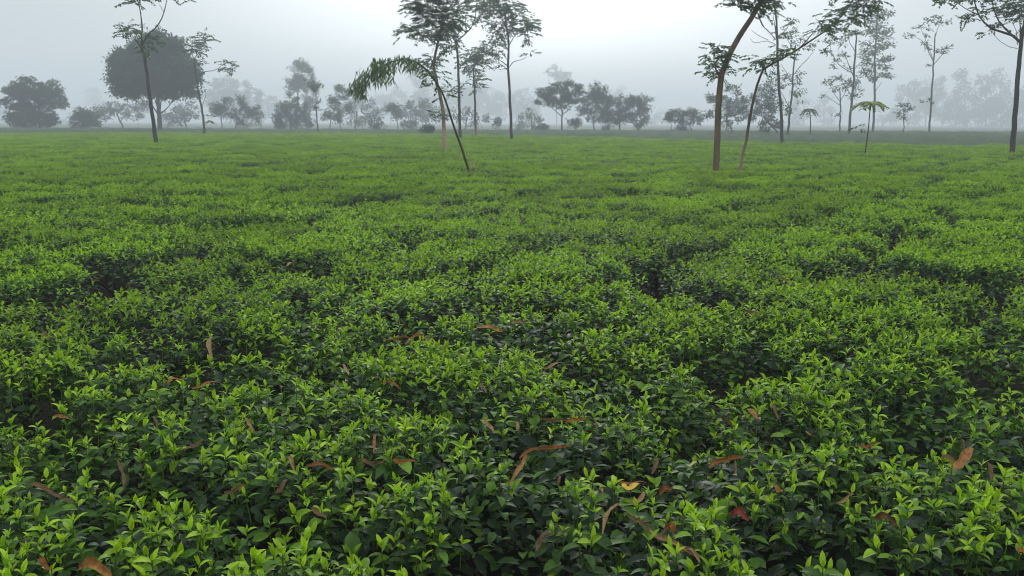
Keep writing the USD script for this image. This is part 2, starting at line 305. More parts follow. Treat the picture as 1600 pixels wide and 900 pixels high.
# ------------------------------------------------------------------ fallen leaves (placed first: the tea makes room for them)
# (kind, points in the picture, width in cm, label)
FALLEN = [
 ('rust', [(812, 717), (828, 709), (845, 703), (868, 699), (893, 697)], 2.2, 'long rust dry leaf strip with upturned right end, crossing above an orange strip'),
 ('orange', [(822, 708), (816, 726), (808, 742), (796, 757)], 2.0, 'orange-brown dry leaf strip hanging down from beneath the long crossing strip'),
 ('tan', [(966, 784), (957, 797), (948, 813), (942, 831)], 2.4, 'broad grey-tan dry leaf strip standing left of the yellow leaf'),
 ('yellow', [(973, 757), (980, 762), (989, 763), (1000, 757)], 2.6, 'bright yellow leaf, the only yellow one among the tea'),
 ('rust', [(961, 753), (985, 756), (1010, 757)], 2.0, 'dark rust dry leaf lying just behind the yellow leaf'),
 ('tan', [(985, 787), (996, 783), (1004, 777), (1007, 771)], 1.8, 'pale curved dry leaf just below the yellow leaf'),
 ('brown', [(980, 803), (990, 810), (1003, 821), (1015, 830)], 1.6, 'thin brown dry strip leading down to a pale tan strip at lower right centre'),
 ('tan', [(1010, 822), (1028, 838), (1048, 850), (1088, 871)], 1.9, 'long pale tan dry strip with a yellowish tip at lower right centre'),
 ('brown', [(838, 858), (845, 845), (852, 838), (862, 832)], 1.6, 'short brown curled strip near the bottom edge, right of the deep dark gap'),
 ('rust', [(614, 720), (630, 722), (651, 724)], 2.3, 'glossy rust-red leaf lying flat, left of centre in the foreground'),
 ('brown', [(564, 720), (578, 724), (600, 725)], 1.8, 'dark brown strip just left of the glossy rust-red flat leaf'),
 ('rust', [(586, 676), (585, 690), (584, 706)], 1.5, 'narrow red-brown leaf standing upright above the glossy rust-red flat leaf'),
 ('tan', [(755, 654), (763, 665), (773, 679)], 1.8, 'tan leaf slanting down to the right, in the middle of the foreground'),
 ('tan', [(806, 660), (809, 668), (808, 674)], 1.6, 'small tan scrap right of the slanting tan leaf'),
 ('brown', [(845, 657), (862, 656), (885, 659)], 1.5, 'flat brown strip left of a rust leaf, above the long crossing strips'),
 ('rust', [(884, 662), (900, 657), (918, 652)], 2.0, 'rust leaf lying between a flat brown strip and a hooked brown stalk'),
 ('brown', [(918, 652), (926, 657), (931, 664), (933, 676)], 1.1, 'hooked thin brown stalk above the dark gap at right of centre'),
 ('brown', [(1028, 721), (1023, 731), (1018, 743)], 1.7, 'grey-brown leaf standing right of the dark gap and above the yellow leaf'),
 ('rust', [(1030, 772), (1040, 766), (1051, 760)], 2.0, 'rust leaf tilted up, right of the yellow leaf'),
 ('rust', [(1038, 822), (1048, 826), (1054, 832)], 2.4, 'broad dark rust leaf above the long pale tan strip'),
 ('brown', [(872, 757), (877, 748), (881, 740)], 1.6, 'brown leaf on edge, halfway between the orange strip and the yellow leaf'),
 ('tan', [(937, 760), (940, 768), (942, 776)], 1.1, 'tiny tan strip touching the tea just above the broad grey-tan strip'),
 ('cream', [(1072, 728), (1080, 727), (1090, 725)], 1.2, 'cream-white broken stick left of a long red-brown strip'),
 ('rust', [(1107, 733), (1120, 723), (1137, 717), (1160, 716)], 2.4, 'long arched red-brown leaf right of the cream-white stick'),
 ('brown', [(1148, 722), (1150, 734), (1147, 744)], 1.0, 'thin stalk hanging from the right end of the arched red-brown leaf'),
 ('orange', [(1165, 640), (1176, 648), (1188, 656)], 2.2, 'light orange-tan leaf slanting down beside a darker upright leaf, right foreground'),
 ('brown', [(1206, 632), (1211, 642), (1218, 653)], 2.0, 'darker brown upright leaf right of the light orange-tan slanting leaf'),
 ('brown', [(1128, 655), (1138, 660), (1148, 666)], 1.4, 'narrow grey-brown strip left of the light orange-tan slanting leaf'),
 ('tan', [(1258, 677), (1266, 681), (1273, 686)], 1.8, 'small tan leaf in the tea, right foreground, on its own'),
 ('rust', [(1340, 700), (1353, 698), (1368, 693)], 1.6, 'slim red-brown leaf lying left of the large tan leaf pair'),
 ('orange', [(1518, 702), (1508, 715), (1498, 727), (1490, 737)], 3.0, 'large light brown leaf on the right, larger half of a pair'),
 ('tan', [(1470, 716), (1483, 718), (1500, 721)], 1.9, 'flat tan leaf touching the left side of the large light brown leaf'),
 ('brown', [(1496, 685), (1503, 692), (1508, 703)], 1.7, 'brown leaf standing behind the large light brown leaf on the right'),
 ('brown', [(1541, 718), (1546, 732), (1550, 748)], 1.8, 'dull brown leaf hanging down right of the large light brown leaf'),
 ('red', [(1143, 802), (1155, 805), (1170, 811)], 2.2, 'dark red leaf, the only red one, near the lower right'),
 ('tan', [(1306, 788), (1320, 781), (1334, 774)], 1.2, 'thin tan strip tilted up to the right in the lower right'),
 ('brown', [(1366, 807), (1383, 812), (1402, 819)], 2.4, 'broad brown leaf lying flat in the lower right'),
 ('tan', [(1064, 858), (1078, 864), (1094, 876)], 1.5, 'short tan strip end at the bottom, below the long pale tan strip'),
 ('rust', [(1590, 857), (1597, 864), (1604, 872)], 2.4, 'rust leaf cut by the right edge of the picture, low down'),
 ('orange', [(1208, 762), (1216, 766), (1222, 770)], 1.5, 'small orange-brown leaf half hidden in tea, right of the arched leaf'),
 ('brown', [(44, 757), (60, 763), (85, 773), (116, 783)], 2.0, 'long brown strip lying by the left edge of the foreground'),
 ('orange', [(85, 652), (97, 651), (108, 657)], 2.0, 'orange-brown dead leaf near the left edge, above the long brown strip'),
 ('brown', [(184, 722), (190, 735), (194, 748), (193, 768)], 1.4, 'curved brown leaf hanging upright right of the long strip at left'),
 ('orange', [(122, 884), (145, 886), (174, 896)], 2.6, 'large orange dead leaf at the bottom left corner'),
 ('rust', [(56, 876), (66, 881), (78, 889)], 2.0, 'small rust leaf left of the large orange leaf in the bottom left corner'),
 ('brown', [(431, 771), (441, 763), (452, 750)], 2.2, 'brown leaf on edge, pointing up to the right, left part of the foreground'),
 ('tan', [(384, 655), (391, 664), (396, 678)], 1.7, 'tan leaf standing upright at the left, alone above the brown leaf on edge'),
 ('rust', [(479, 724), (498, 729), (520, 732)], 1.9, 'rust strip lying in a row with a pinkish leaf to its left'),
 ('tan', [(448, 714), (455, 722), (460, 732)], 1.8, 'pinkish tan leaf left of the rust strip in the left foreground'),
 ('brown', [(288, 706), (302, 698), (316, 690)], 1.9, 'dull brown leaf tilted up, left of the dark hollow at left'),
 ('brown', [(350, 771), (368, 767), (386, 761)], 2.0, 'dark brown strip left of the brown leaf on edge'),
 ('brown', [(488, 795), (499, 804), (510, 813)], 2.0, 'dark brown leaf slanting down, low left of centre'),
 ('brown', [(240, 650), (243, 660), (246, 668)], 1.9, 'brown leaf upright between shoots in the left middle ground'),
 ('tan', [(179, 459), (195, 452), (213, 444)], 4.2, 'tan leaf tilted on the tea far at left, farthest of the fallen leaves there'),
 ('tan', [(333, 527), (327, 536), (328, 546), (332, 562)], 3.0, 'curled pale brown leaf hanging over the dark hole at left'),
 ('orange', [(262, 598), (272, 595), (285, 592)], 2.2, 'small orange-tan leaf below the dark hole at left'),
 ('rust', [(300, 606), (322, 602), (346, 598)], 2.6, 'rust-red strip right of the small orange-tan leaf'),
 ('brown', [(68, 519), (73, 526), (78, 533)], 2.6, 'dull brown leaf by the left edge, level with the dark hole'),
 ('tan', [(448, 415), (456, 412), (464, 409)], 4.0, 'small faint tan leaf in the distance, left of centre'),
 ('rust', [(603, 531), (622, 530), (642, 530)], 3.0, 'left piece of the twisted rust-brown leaf group in the middle'),
 ('rust', [(634, 536), (645, 529), (660, 528), (690, 543)], 2.6, 'right arched piece of the twisted rust-brown leaf group in the middle'),
 ('orange', [(745, 510), (765, 514), (785, 517)], 3.2, 'orange leaf scrap in the middle of the field, left of a tan scrap'),
 ('tan', [(800, 502), (810, 505), (820, 506)], 3.0, 'tan leaf scrap in the middle of the field, right of an orange one'),
 ('tan', [(536, 571), (541, 579), (545, 588)], 2.4, 'tan leaf standing below the twisted rust-brown group'),
 ('rust', [(596, 597), (610, 601), (626, 606)], 2.4, 'rust leaf right of the standing tan leaf, below the twisted group'),
 ('tan', [(849, 576), (864, 573), (880, 568)], 2.4, 'light tan strip half covered by shoots at centre right'),
 ('brown', [(750, 600), (757, 608), (760, 616)], 1.8, 'brown leaf tip poking up at the very centre of the near tea'),
 ('brown', [(1163, 487), (1175, 489), (1188, 493)], 3.6, 'dull brown leaf far out on the right side of the field'),
 ('brown', [(1212, 435), (1222, 437), (1232, 440)], 4.0, 'faint brown leaf far out, right of the dull brown one'),
]
fallen_world = []
for kind, pts, wcm, label in FALLEN:
    p = np.array([on_plane(x, y, CANOPY + 0.012) for x, y in pts])
    fallen_world.append(p)
fallen_pts = np.vstack([curve(p, 9)[:, :2] for p in fallen_world])

# ------------------------------------------------------------------ the tea
ROW = math.radians(37)                                     # the rows run 37 degrees right of straight ahead
ra, rb = np.array([math.sin(ROW), math.cos(ROW)]), np.array([math.cos(ROW), -math.sin(ROW)])
S_ALONG, S_ACROSS = 0.86, 1.14
DARK_END = 112.0
# dark hollows seen in the near tea: (pixel, radius in metres, depth)
HOLES = [(770, 830, .20, .42), (720, 452, .34, .30), (545, 402, .40, .26), (328, 545, .26, .34), (1150, 562, .30, .34), (985, 705, .17, .30), (1405, 412, .45, .26), (1490, 345, .6, .24),
         (1240, 322, .6, .22), (560, 480, .30, .22), (500, 655, .15, .26), (770, 362, .5, .22), (1080, 440, .42, .2), (250, 740, .13, .24), (1075, 640, .2, .26), (1590, 585, .26, .26),
         (600, 362, .5, .2), (120, 430, .34, .2), (1060, 300, .7, .2), (415, 425, .3, .2), (1330, 860, .13, .22), (60, 610, .2, .2), (1440, 650, .14, .2), (880, 560, .15, .14)]
holes = [(on_plane(x, y)[:2], r, dz) for x, y, r, dz in HOLES]
rg = rng_of(11)
cells = []
for i in range(-110, 200):
    for j in range(-150, 150):
        c = ra * (i * S_ALONG) + rb * (j * S_ACROSS)
        if -5.5 < c[1] < DARK_END + 1.5:
            cells.append((c[0], c[1]))
cells = np.array(cells)
cells += rg.normal(0, 0.09, cells.shape)
dist_c = np.hypot(cells[:, 0], cells[:, 1])
seen = np.abs(cells[:, 0]) < 0.66 * np.maximum(cells[:, 1], 0) + 3.6
cells, dist_c = cells[seen], dist_c[seen]
order = np.argsort(dist_c)
cells, dist_c = cells[order], dist_c[order]
NEAR = 4.9
near = (dist_c < NEAR) & (cells[:, 1] > -0.2) & (np.abs(cells[:, 0]) < 0.66 * np.maximum(cells[:, 1], 0) + 2.2)

def canopy_height(xy, centres, seed, use_holes=True):
    """(height of the tea table, share of young shoots, index of the bush) at points."""
    from scipy.spatial import cKDTree
    d, k = cKDTree(centres).query(xy, k=2)
    gap = (d[:, 1] - d[:, 0]) / 2
    p3 = np.column_stack([xy, np.full(len(xy), seed * 7.3)])
    n1 = meshkit.fbm(p3 * 1.5, 3, 21); n2 = meshkit.fbm(p3 * 3.3, 3, 44); n3 = meshkit.noise(p3 * 1.1, 77)
    seam = np.exp(-(gap / 0.085) ** 2) * np.clip((n3 - 0.25) * 2.0, 0, 1)
    n4 = meshkit.fbm(p3 * 6.5, 2, 91)
    h = CANOPY + 0.05 * (n1 - 0.5) + 0.04 * (n2 - 0.5) + 0.09 * (n4 - 0.5) - 0.09 * seam
    dens = np.clip((n2 - 0.30) * 8, 0, 1) * np.clip((n4 - 0.37) * 6, 0.05, 1) * (1 - 0.8 * seam)
    if use_holes:
        for c, r, dz in holes:
            e = np.hypot((xy[:, 0] - c[0]), (xy[:, 1] - c[1]) * 0.75) / (0.8 * r)
            e = e + 0.5 * (n2 - 0.5)
            b = np.exp(-np.clip(e, 0, None) ** 4)
            h -= dz * b
            dens *= 1 - 0.97 * b
    return h, dens, k[:, 0]

SHOOT_K = 6
def shoots(xy, z, rng, n=4, vigor=None, stem=True):
    """One young shoot per point: a short stem, a bud, an upright pair and lower spreading leaves. Returns arrays shaped per shoot."""
    N = len(xy)
    az0 = rng.uniform(0, 2 * np.pi, N)
    lean = np.column_stack([rng.normal(0, 0.20, N), rng.normal(0, 0.20, N), np.ones(N)])
    lean = unit(lean)
    s = 0.71 * rng.uniform(0.6, 1.4, N) if vigor is None else vigor
    hgt = np.array([0.042, 0.038, 0.030, 0.018, 0.002, -0.020])
    elev = np.radians([80, 60, 42, 22, 4, -8])
    ln = np.array([0.030, 0.043, 0.050, 0.057, 0.064, 0.066])
    wd = np.array([0.008, 0.015, 0.019, 0.023, 0.027, 0.029])
    cu = np.array([0.2, 0.5, 0.8, 1.0, 1.1, 0.9])
    tn = np.array([0.04, 0.12, 0.24, 0.42, 0.56, 0.68])
    base, out, norm, L, W, C, T = [], [], [], [], [], [], []
    root = np.column_stack([xy, z])
    bright = rng.normal(0.035, 0.11, N)
    for k in range(SHOOT_K):
        az = az0 + k * 2.4 + rng.normal(0, 0.25, N)
        el = elev[k] + rng.normal(0, 0.2, N)
        h_dir = np.column_stack([np.cos(az), np.sin(az), np.zeros(N)])
        o = h_dir * np.cos(el)[:, None] + lean * np.sin(el)[:, None]
        nn = -h_dir * np.sin(el)[:, None] + lean * np.cos(el)[:, None]
        base.append(root + lean * (hgt[k] * s)[:, None]); out.append(o); norm.append(nn)
        sz = s * rng.uniform(0.8, 1.2, N)
        L.append(ln[k] * sz); W.append(wd[k] * sz); C.append(cu[k] * rng.uniform(0.5, 1.4, N)); T.append(tn[k] + bright)
    st = lambda a: np.stack(a, 1).reshape((N * SHOOT_K,) + np.asarray(a[0]).shape[1:])
    v, f, t = leaves(st(base), st(out), st(norm), st(L), st(W), st(C), 0.45, n=n, tone=np.clip(st(T), 0, 1))
    V = len(v) // (N * SHOOT_K)
    return v.reshape(N, SHOOT_K * V, 3), f.reshape(N, -1, 3)[0] if N else None, t.reshape(N, SHOOT_K * V), root, lean, s

def mature(xy, z, rng, n=4, size=1.0):
    N = len(xy)
    az = rng.uniform(0, 2 * np.pi, N)
    el = rng.normal(0.05, 0.35, N)
    h_dir = np.column_stack([np.cos(az), np.sin(az), np.zeros(N)])
    upv = unit(np.column_stack([rng.normal(0, .3, N), rng.normal(0, .3, N), np.ones(N)]))
    o = h_dir * np.cos(el)[:, None] + upv * np.sin(el)[:, None]
    L = rng.uniform(0.040, 0.072, N) * size * np.where(rng.uniform(0, 1, N) < 0.12, 1.4, 1.0)
    return leaves(np.column_stack([xy, z]), o, upv, L, L * rng.uniform(0.40, 0.52, N), rng.uniform(0.3, 1.3, N), 0.3, n=n, point=0.6, tone=np.clip(rng.normal(0.71, 0.12, N), 0.45, 1))

def twigs(rng, r0=0.42, count=9, top=CANOPY - 0.27):
    parts = [tube([(0, 0, -0.03), (0.01, 0.0, 0.12), (0.0, 0.02, 0.24)], [0.035, 0.03, 0.026], 6)]
    for k in range(count):
        a = 2 * np.pi * (k + rng.uniform(-.3, .3)) / count
        r = r0 * rng.uniform(0.5, 1.0)
        e = np.array([r * math.cos(a), r * math.sin(a), top + rng.uniform(-.06, .03)])
        m = e * 0.45 + np.array([rng.normal(0, .03), rng.normal(0, .03), 0.22])
        parts.append(tube(curve([(0, 0, 0.2), m, e], 6), np.linspace(0.014, 0.004, 6), 4))
        for s in range(3):
            q = m + (e - m) * rng.uniform(0.1, 0.8)
            parts.append(tube([q, q + np.array([rng.normal(0, .09), rng.normal(0, .09), rng.uniform(.05, .14)])], [0.004, 0.0015], 3))
    return join(parts)

# the nearest bushes, each its own shape
near_c = cells[near]
lim = NEAR + 0.8
rn = rng_of(5)
def scatter(step, rng):
    g1, g2 = np.meshgrid(np.arange(-lim, lim, step), np.arange(-0.8, lim, step), indexing='ij')
    p = np.column_stack([g1.ravel(), g2.ravel()])
    p += rng.uniform(-0.5, 0.5, p.shape) * step * 1.1
    return p[(np.abs(p[:, 0]) < 0.66 * np.maximum(p[:, 1], 0) + 2.2) & (p[:, 1] > -0.5)]
all_c = np.vstack([near_c, cells[(dist_c < NEAR + 3) & ~near]])
pts = scatter(0.039, rn)
h, dens, owner = canopy_height(pts, all_c, 0)
keep = rn.uniform(0, 1, len(pts)) < 0.04 + 0.96 * dens
from scipy.spatial import cKDTree
clear = cKDTree(fallen_pts).query(pts)[0]
keep &= (owner < len(near_c)) & (clear > 0.028)
pts, h, owner = pts[keep], h[keep], owner[keep]
sv, sf, st_, sroot, slean, ss = shoots(pts, h - 0.036 + rn.normal(0, 0.015, len(pts)), rn)
mp = scatter(0.056, rn)
mh, mdens, mo = canopy_height(mp, all_c, 0)
ok = (mo < len(near_c)) & (mp[:, 1] > 0.2)
mp, mh, mo, mdens = mp[ok], mh[ok], mo[ok], mdens[ok]
mv1, mf1, mt1 = mature(mp, mh - 0.045 - rn.uniform(0, 0.05, len(mp)), rn)
V1 = len(mv1) // len(mp)
mv1, mt1, F1 = mv1.reshape(len(mp), V1, 3), mt1.reshape(len(mp), V1), mf1[: len(mf1) // len(mp)]
low = []
for layer in (0.07, 0.11, 0.16, 0.22, 0.29, 0.38):
    lp = scatter(0.062, rn)
    lh, _, lo = canopy_height(lp, all_c, 0)
    ok = lo < len(near_c)
    low.append((lp[ok], np.maximum(lh[ok] - layer, 0.10) - rn.uniform(0, .05, ok.sum()), lo[ok]))
low = [np.concatenate([l[k] for l in low]) for k in range(3)]
lv, lf, lt = mature(low[0], low[1], rn, n=3)
VL = len(lv) // len(low[0])
lv, lt, FL = lv.reshape(-1, VL, 3), lt.reshape(-1, VL), lf[: len(lf) // len(low[0])]

def batch(v, f, t, pick, origin):
    v, t = v[pick], t[pick]
    n, V = v.shape[:2]
    return (v - origin).reshape(-1, 3), (np.arange(n)[:, None, None] * V + f[None]).reshape(-1, 3), t.reshape(-1)

# every shoot's stem, a thin three-sided stalk
ang3 = np.arange(3) * 2 * np.pi / 3
ring = np.column_stack([np.cos(ang3), np.sin(ang3), np.zeros(3)])
stalk_v = np.concatenate([(sroot - [0, 0, 0.07])[:, None] + 0.0022 * ring, (sroot + slean * (0.042 * ss)[:, None])[:, None] + 0.0013 * ring], 1)
stalk_f = np.array([(0, 1, 4), (0, 4, 3), (1, 2, 5), (1, 5, 4), (2, 0, 3), (2, 3, 5), (3, 4, 5), (0, 2, 1)])
shoot_v = np.concatenate([sv, stalk_v], 1)
shoot_t = np.concatenate([st_, np.full((len(st_), 6), 0.5)], 1)
SHOOT_F = np.vstack([sf, stalk_f + sv.shape[1]])

bush_group = 'tea bushes with young shoots merging into the plucked field'
leaf_owner = np.array([cKDTree(near_c).query(p[:, :2].mean(0)) for p in fallen_world])
bush_count = 0
TREE_FEET = [((1118, 268), 'the thickest brown trunk'), ((1157, 266), 'the pale-footed slim tree'), ((694, 236), 'the pale tan trunk'), ((733, 269), 'the bent sapling'), ((243, 223), 'the dark leaning trunk at left'),
             ((1582, 241), 'the dark trunk at the right edge'), ((1352, 239), 'the pale umbrella-shaped sapling')]
marks = [(p[:, :2].mean(0), 'the ' + ' '.join(FALLEN[k][3].split(',')[0].split(' with ')[0].split()[:9])) for k, p in enumerate(fallen_world)]
marks += [(on_plane(*px)[:2], 'the foot of ' + nm) for px, nm in TREE_FEET]
marks_xy = np.array([m[0] for m in marks])
taken = set()
def bush_label(c, reach):
    d = marks_xy - c
    for k in np.argsort(np.hypot(d[:, 0], d[:, 1]))[:6]:
        if np.hypot(*d[k]) > reach:
            break
        x, y = d[k]
        side = ('left of' if x > 0 else 'right of') if abs(x) > abs(y) else ('in front of' if y > 0 else 'behind')
        text = f'tea bush just {side} {marks[k][1]}'
        if text not in taken:
            taken.add(text)
            return text
    return None
for b, c in enumerate(near_c):
    o = np.array([c[0], c[1], 0])
    mine = np.flatnonzero(owner == b)
    mm = np.flatnonzero(mo == b)
    ll = np.flatnonzero(low[2] == b)
    if len(mine) + len(mm) < 40:
        continue
    carried = [FALLEN[k][3] for k in range(len(FALLEN)) if int(leaf_owner[k][1]) == b and leaf_owner[k][0] < 0.6]
    if carried:
        first = carried[0].split(',')[0].split(' with ')[0]
        label, grp = 'tea bush under the ' + ' '.join(first.split()[:11]), bush_group
    else:
        label, grp = bush_label(c, 1.6) or 'near tea bush with large glossy leaves and shoots, no dead leaf on it', bush_group
    t = thing('tea_bush', label, 'tea bush', o, grp)
    path = str(t.GetPath())
    bush_count += 1
    put(path, 'stem', twigs(rng_of(900 + b)), STEM)
    mine = mine[np.argsort(np.hypot(pts[mine][:, 0], pts[mine][:, 1]))]
    if len(mine) > 300:
        put(path, 'smaller_shoots', batch(sv, sf, st_, mine[300:], o), TEA, kind='stuff')
    for k in mine[:300]:
        put(path, 'young_shoot', (shoot_v[k] - o, SHOOT_F, shoot_t[k]), TEA)
    # the old leaves that show between the shoots, one by one where the picture shows them largest
    d = np.hypot(mp[mm][:, 0], mp[mm][:, 1])
    single = mm[(d < 3.4) & (mdens[mm] < 0.75)][:120]
    for k in single:
        put(path, 'old_leaf', (mv1[k] - o, F1, mt1[k]), TEA)
    rest = np.setdiff1d(mm, single)
    put(path, 'lower_foliage', join([batch(mv1, F1, mt1, rest, o), batch(lv, FL, lt, ll, o)]), TEA, kind='stuff')

# bushes farther out: a few shapes, each then repeated as an individual under its own name
def bush_shape(seed, shoot_step, n_shoot, n_leaf, layers):
    r = rng_of(3000 + seed)
    half = 0.80
    def inside(p, grow=1.0):
        u, w = p @ ra, p @ rb
        a = np.arctan2(w, u)
        edge = 1 + 0.10 * np.sin(3 * a + seed) + 0.07 * np.sin(7 * a + 2 * seed)
        return (np.abs(u / (0.52 * grow * edge)) ** 2.6 + np.abs(w / (0.56 * grow * edge)) ** 2.6)
    def grid(step):
        g1, g2 = np.meshgrid(np.arange(-half, half, step), np.arange(-half, half, step), indexing='ij')
        p = np.column_stack([g1.ravel(), g2.ravel()])
        return p + r.uniform(-.5, .5, p.shape) * step * 1.1
    def height(p):
        e = inside(p)
        p3 = np.column_stack([p, np.full(len(p), seed * 3.7)])
        n1, n2, n4 = meshkit.fbm(p3 * 1.7, 3, 21), meshkit.fbm(p3 * 3.3, 3, 44), meshkit.fbm(p3 * 6.5, 2, 91)
        rim = np.clip((e - 0.55) / 0.6, 0, 1) ** 1.5
        return CANOPY + 0.05 * (n1 - 0.5) + 0.04 * (n2 - 0.5) + 0.09 * (n4 - 0.5) - 0.13 * rim, np.clip((n2 - 0.26) * 8, 0, 1) * np.clip((n4 - 0.34) * 6, 0.05, 1) * (1 - 0.75 * rim), e
    p = grid(shoot_step)
    hh, dd, e = height(p)
    k = (e < 1.15) & (r.uniform(0, 1, len(p)) < 0.04 + 0.96 * dd)
    v, f, t, *_ = shoots(p[k], hh[k] - 0.036 + r.normal(0, .015, k.sum()), r, n=n_shoot)
    top = (v.reshape(-1, 3), (np.arange(k.sum())[:, None, None] * v.shape[1] + f[None]).reshape(-1, 3), t.reshape(-1))
    lows = []
    for dz, step in layers:
        q = grid(step)
        hh, _, e = height(q)
        k = e < 1.1
        lows.append(mature(q[k], hh[k] - dz - r.uniform(0, .04, k.sum()), r, n=n_leaf, size=1.0 if n_leaf > 2 else 1.25))
    return top, join(lows)

bearing = np.degrees(np.arctan2(cells[:, 0], np.maximum(cells[:, 1], 0.1)))
bright_end = np.interp(bearing, [-30, -12, 3, 9, 16, 35], [84, 80, 66, 58, 50, 48]) + 1.5 * np.sin(bearing * 2.1) + rg.normal(0, 1.6, len(bearing))
mid = ~near & (dist_c < bright_end)
mid_idx = np.flatnonzero(mid)
# keep those in view (with room for a step aside); bushes over a dark hollow are pushed aside
hc = np.array([h_[0] for h_ in holes]); hr = 0.6 * np.array([h_[1] for h_ in holes])
for i in mid_idx:
    d = cells[i] - hc
    dd = np.hypot(d[:, 0], d[:, 1])
    k = np.argmin(dd - hr)
    if dd[k] < hr[k] + 0.24:
        cells[i] = hc[k] + unit(d[k]) * (hr[k] + 0.24)
N_IND = 300 - bush_count
inview = (np.abs(cells[:, 0]) < 0.64 * cells[:, 1] + 0.4) & (cells[:, 1] > 1.0)
ind_idx = [i for i in mid_idx if inview[i]][:N_IND]
rest_idx = np.array(sorted(set(mid_idx) - set(ind_idx)))
VARIANTS = 6
shapes = [bush_shape(s, 0.044, 3, 3, [(0.055, .068), (0.11, .07), (0.19, .08)]) for s in range(VARIANTS)]
firsts = []
rv = rng_of(8)
for q, i in enumerate(ind_idx):
    c = cells[i]
    flip = 180 * int(rv.integers(0, 2)) + rv.normal(0, 8)
    sc = rv.uniform(0.94, 1.08)
    zs = rv.normal(1.0, 0.03)
    lab = bush_label(c, 1.9) or 'tea bush with bright green young shoots out in the plucked field'
    if q < VARIANTS:
        x = UsdGeom.Xform.Define(stage, free('/World', 'tea_bush'))
        path = str(x.GetPath())
        put(path, 'young_shoots', shapes[q][0], TEA, kind='stuff')
        put(path, 'lower_foliage', shapes[q][1], TEA, kind='stuff')
        put(path, 'stem', twigs(rng_of(70 + q)), STEM)
        firsts.append(x.GetPath())
    else:
        x = UsdGeom.Xform.Define(stage, free('/World', 'tea_bush'))
        x.GetPrim().GetReferences().AddInternalReference(firsts[int(rv.integers(0, VARIANTS))])
        x.GetPrim().SetInstanceable(True)
    x.ClearXformOpOrder()
    x.MakeMatrixXform().Set(Gf.Matrix4d().SetScale(Gf.Vec3d(sc, sc, zs)) * Gf.Matrix4d().SetRotate(Gf.Rotation(Gf.Vec3d(0, 0, 1), flip)) * Gf.Matrix4d().SetTranslate(Gf.Vec3d(float(c[0]), float(c[1]), 0)))
    tag(x.GetPrim(), lab, 'tea bush', bush_group)

def instancer(name, label, cat, protos, xy, seed, scale=(0.93, 1.08), zscale=1.0, zvar=0.03):
    r = rng_of(seed)
    pi = UsdGeom.PointInstancer.Define(stage, f'/World/{name}')
    base = f'/World/{name}'
    targets = []
    for top, lower, mt in protos:
        m = put(base, 'bush', join([top, lower]), mt)
        targets.append(m.GetPath())
    pi.CreatePrototypesRel().SetTargets(targets)
    n = len(xy)
    pi.CreateProtoIndicesAttr(Vt.IntArray.FromNumpy(r.integers(0, len(protos), n).astype(np.int32)))
    pi.CreatePositionsAttr(Vt.Vec3fArray.FromNumpy(np.column_stack([xy, np.zeros(n)]).astype(np.float32)))
    a = np.radians(180 * r.integers(0, 2, n) + r.normal(0, 8, n)) / 2
    pi.CreateOrientationsAttr(Vt.QuathArray([Gf.Quath(float(math.cos(x)), 0, 0, float(math.sin(x))) for x in a]))
    s = r.uniform(*scale, n)
    pi.CreateScalesAttr(Vt.Vec3fArray.FromNumpy(np.column_stack([s, s, zscale * r.normal(1, zvar, n)]).astype(np.float32)))
    tag(pi.GetPrim(), label, cat, kind='stuff')

far_shapes = [(*bush_shape(40 + s, 0.054, 2, 2, [(0.06, .08), (0.14, .1)]), TEA) for s in range(5)]
instancer('tea_field', 'bright green plucked tea stretching away towards the misty trees', 'tea field', far_shapes, cells[rest_idx], 31)
dark_idx = np.flatnonzero(~near & (dist_c >= bright_end))
dark_shapes = [(*bush_shape(60 + s, 0.10, 2, 2, [(0.05, .09), (0.14, .11)]), TEA_DARK) for s in range(4)]
instancer('unplucked_tea', 'dark grey-green strip of unplucked tea beyond the bright field', 'tea field', dark_shapes, cells[dark_idx], 32, zscale=1.04, zvar=0.09)

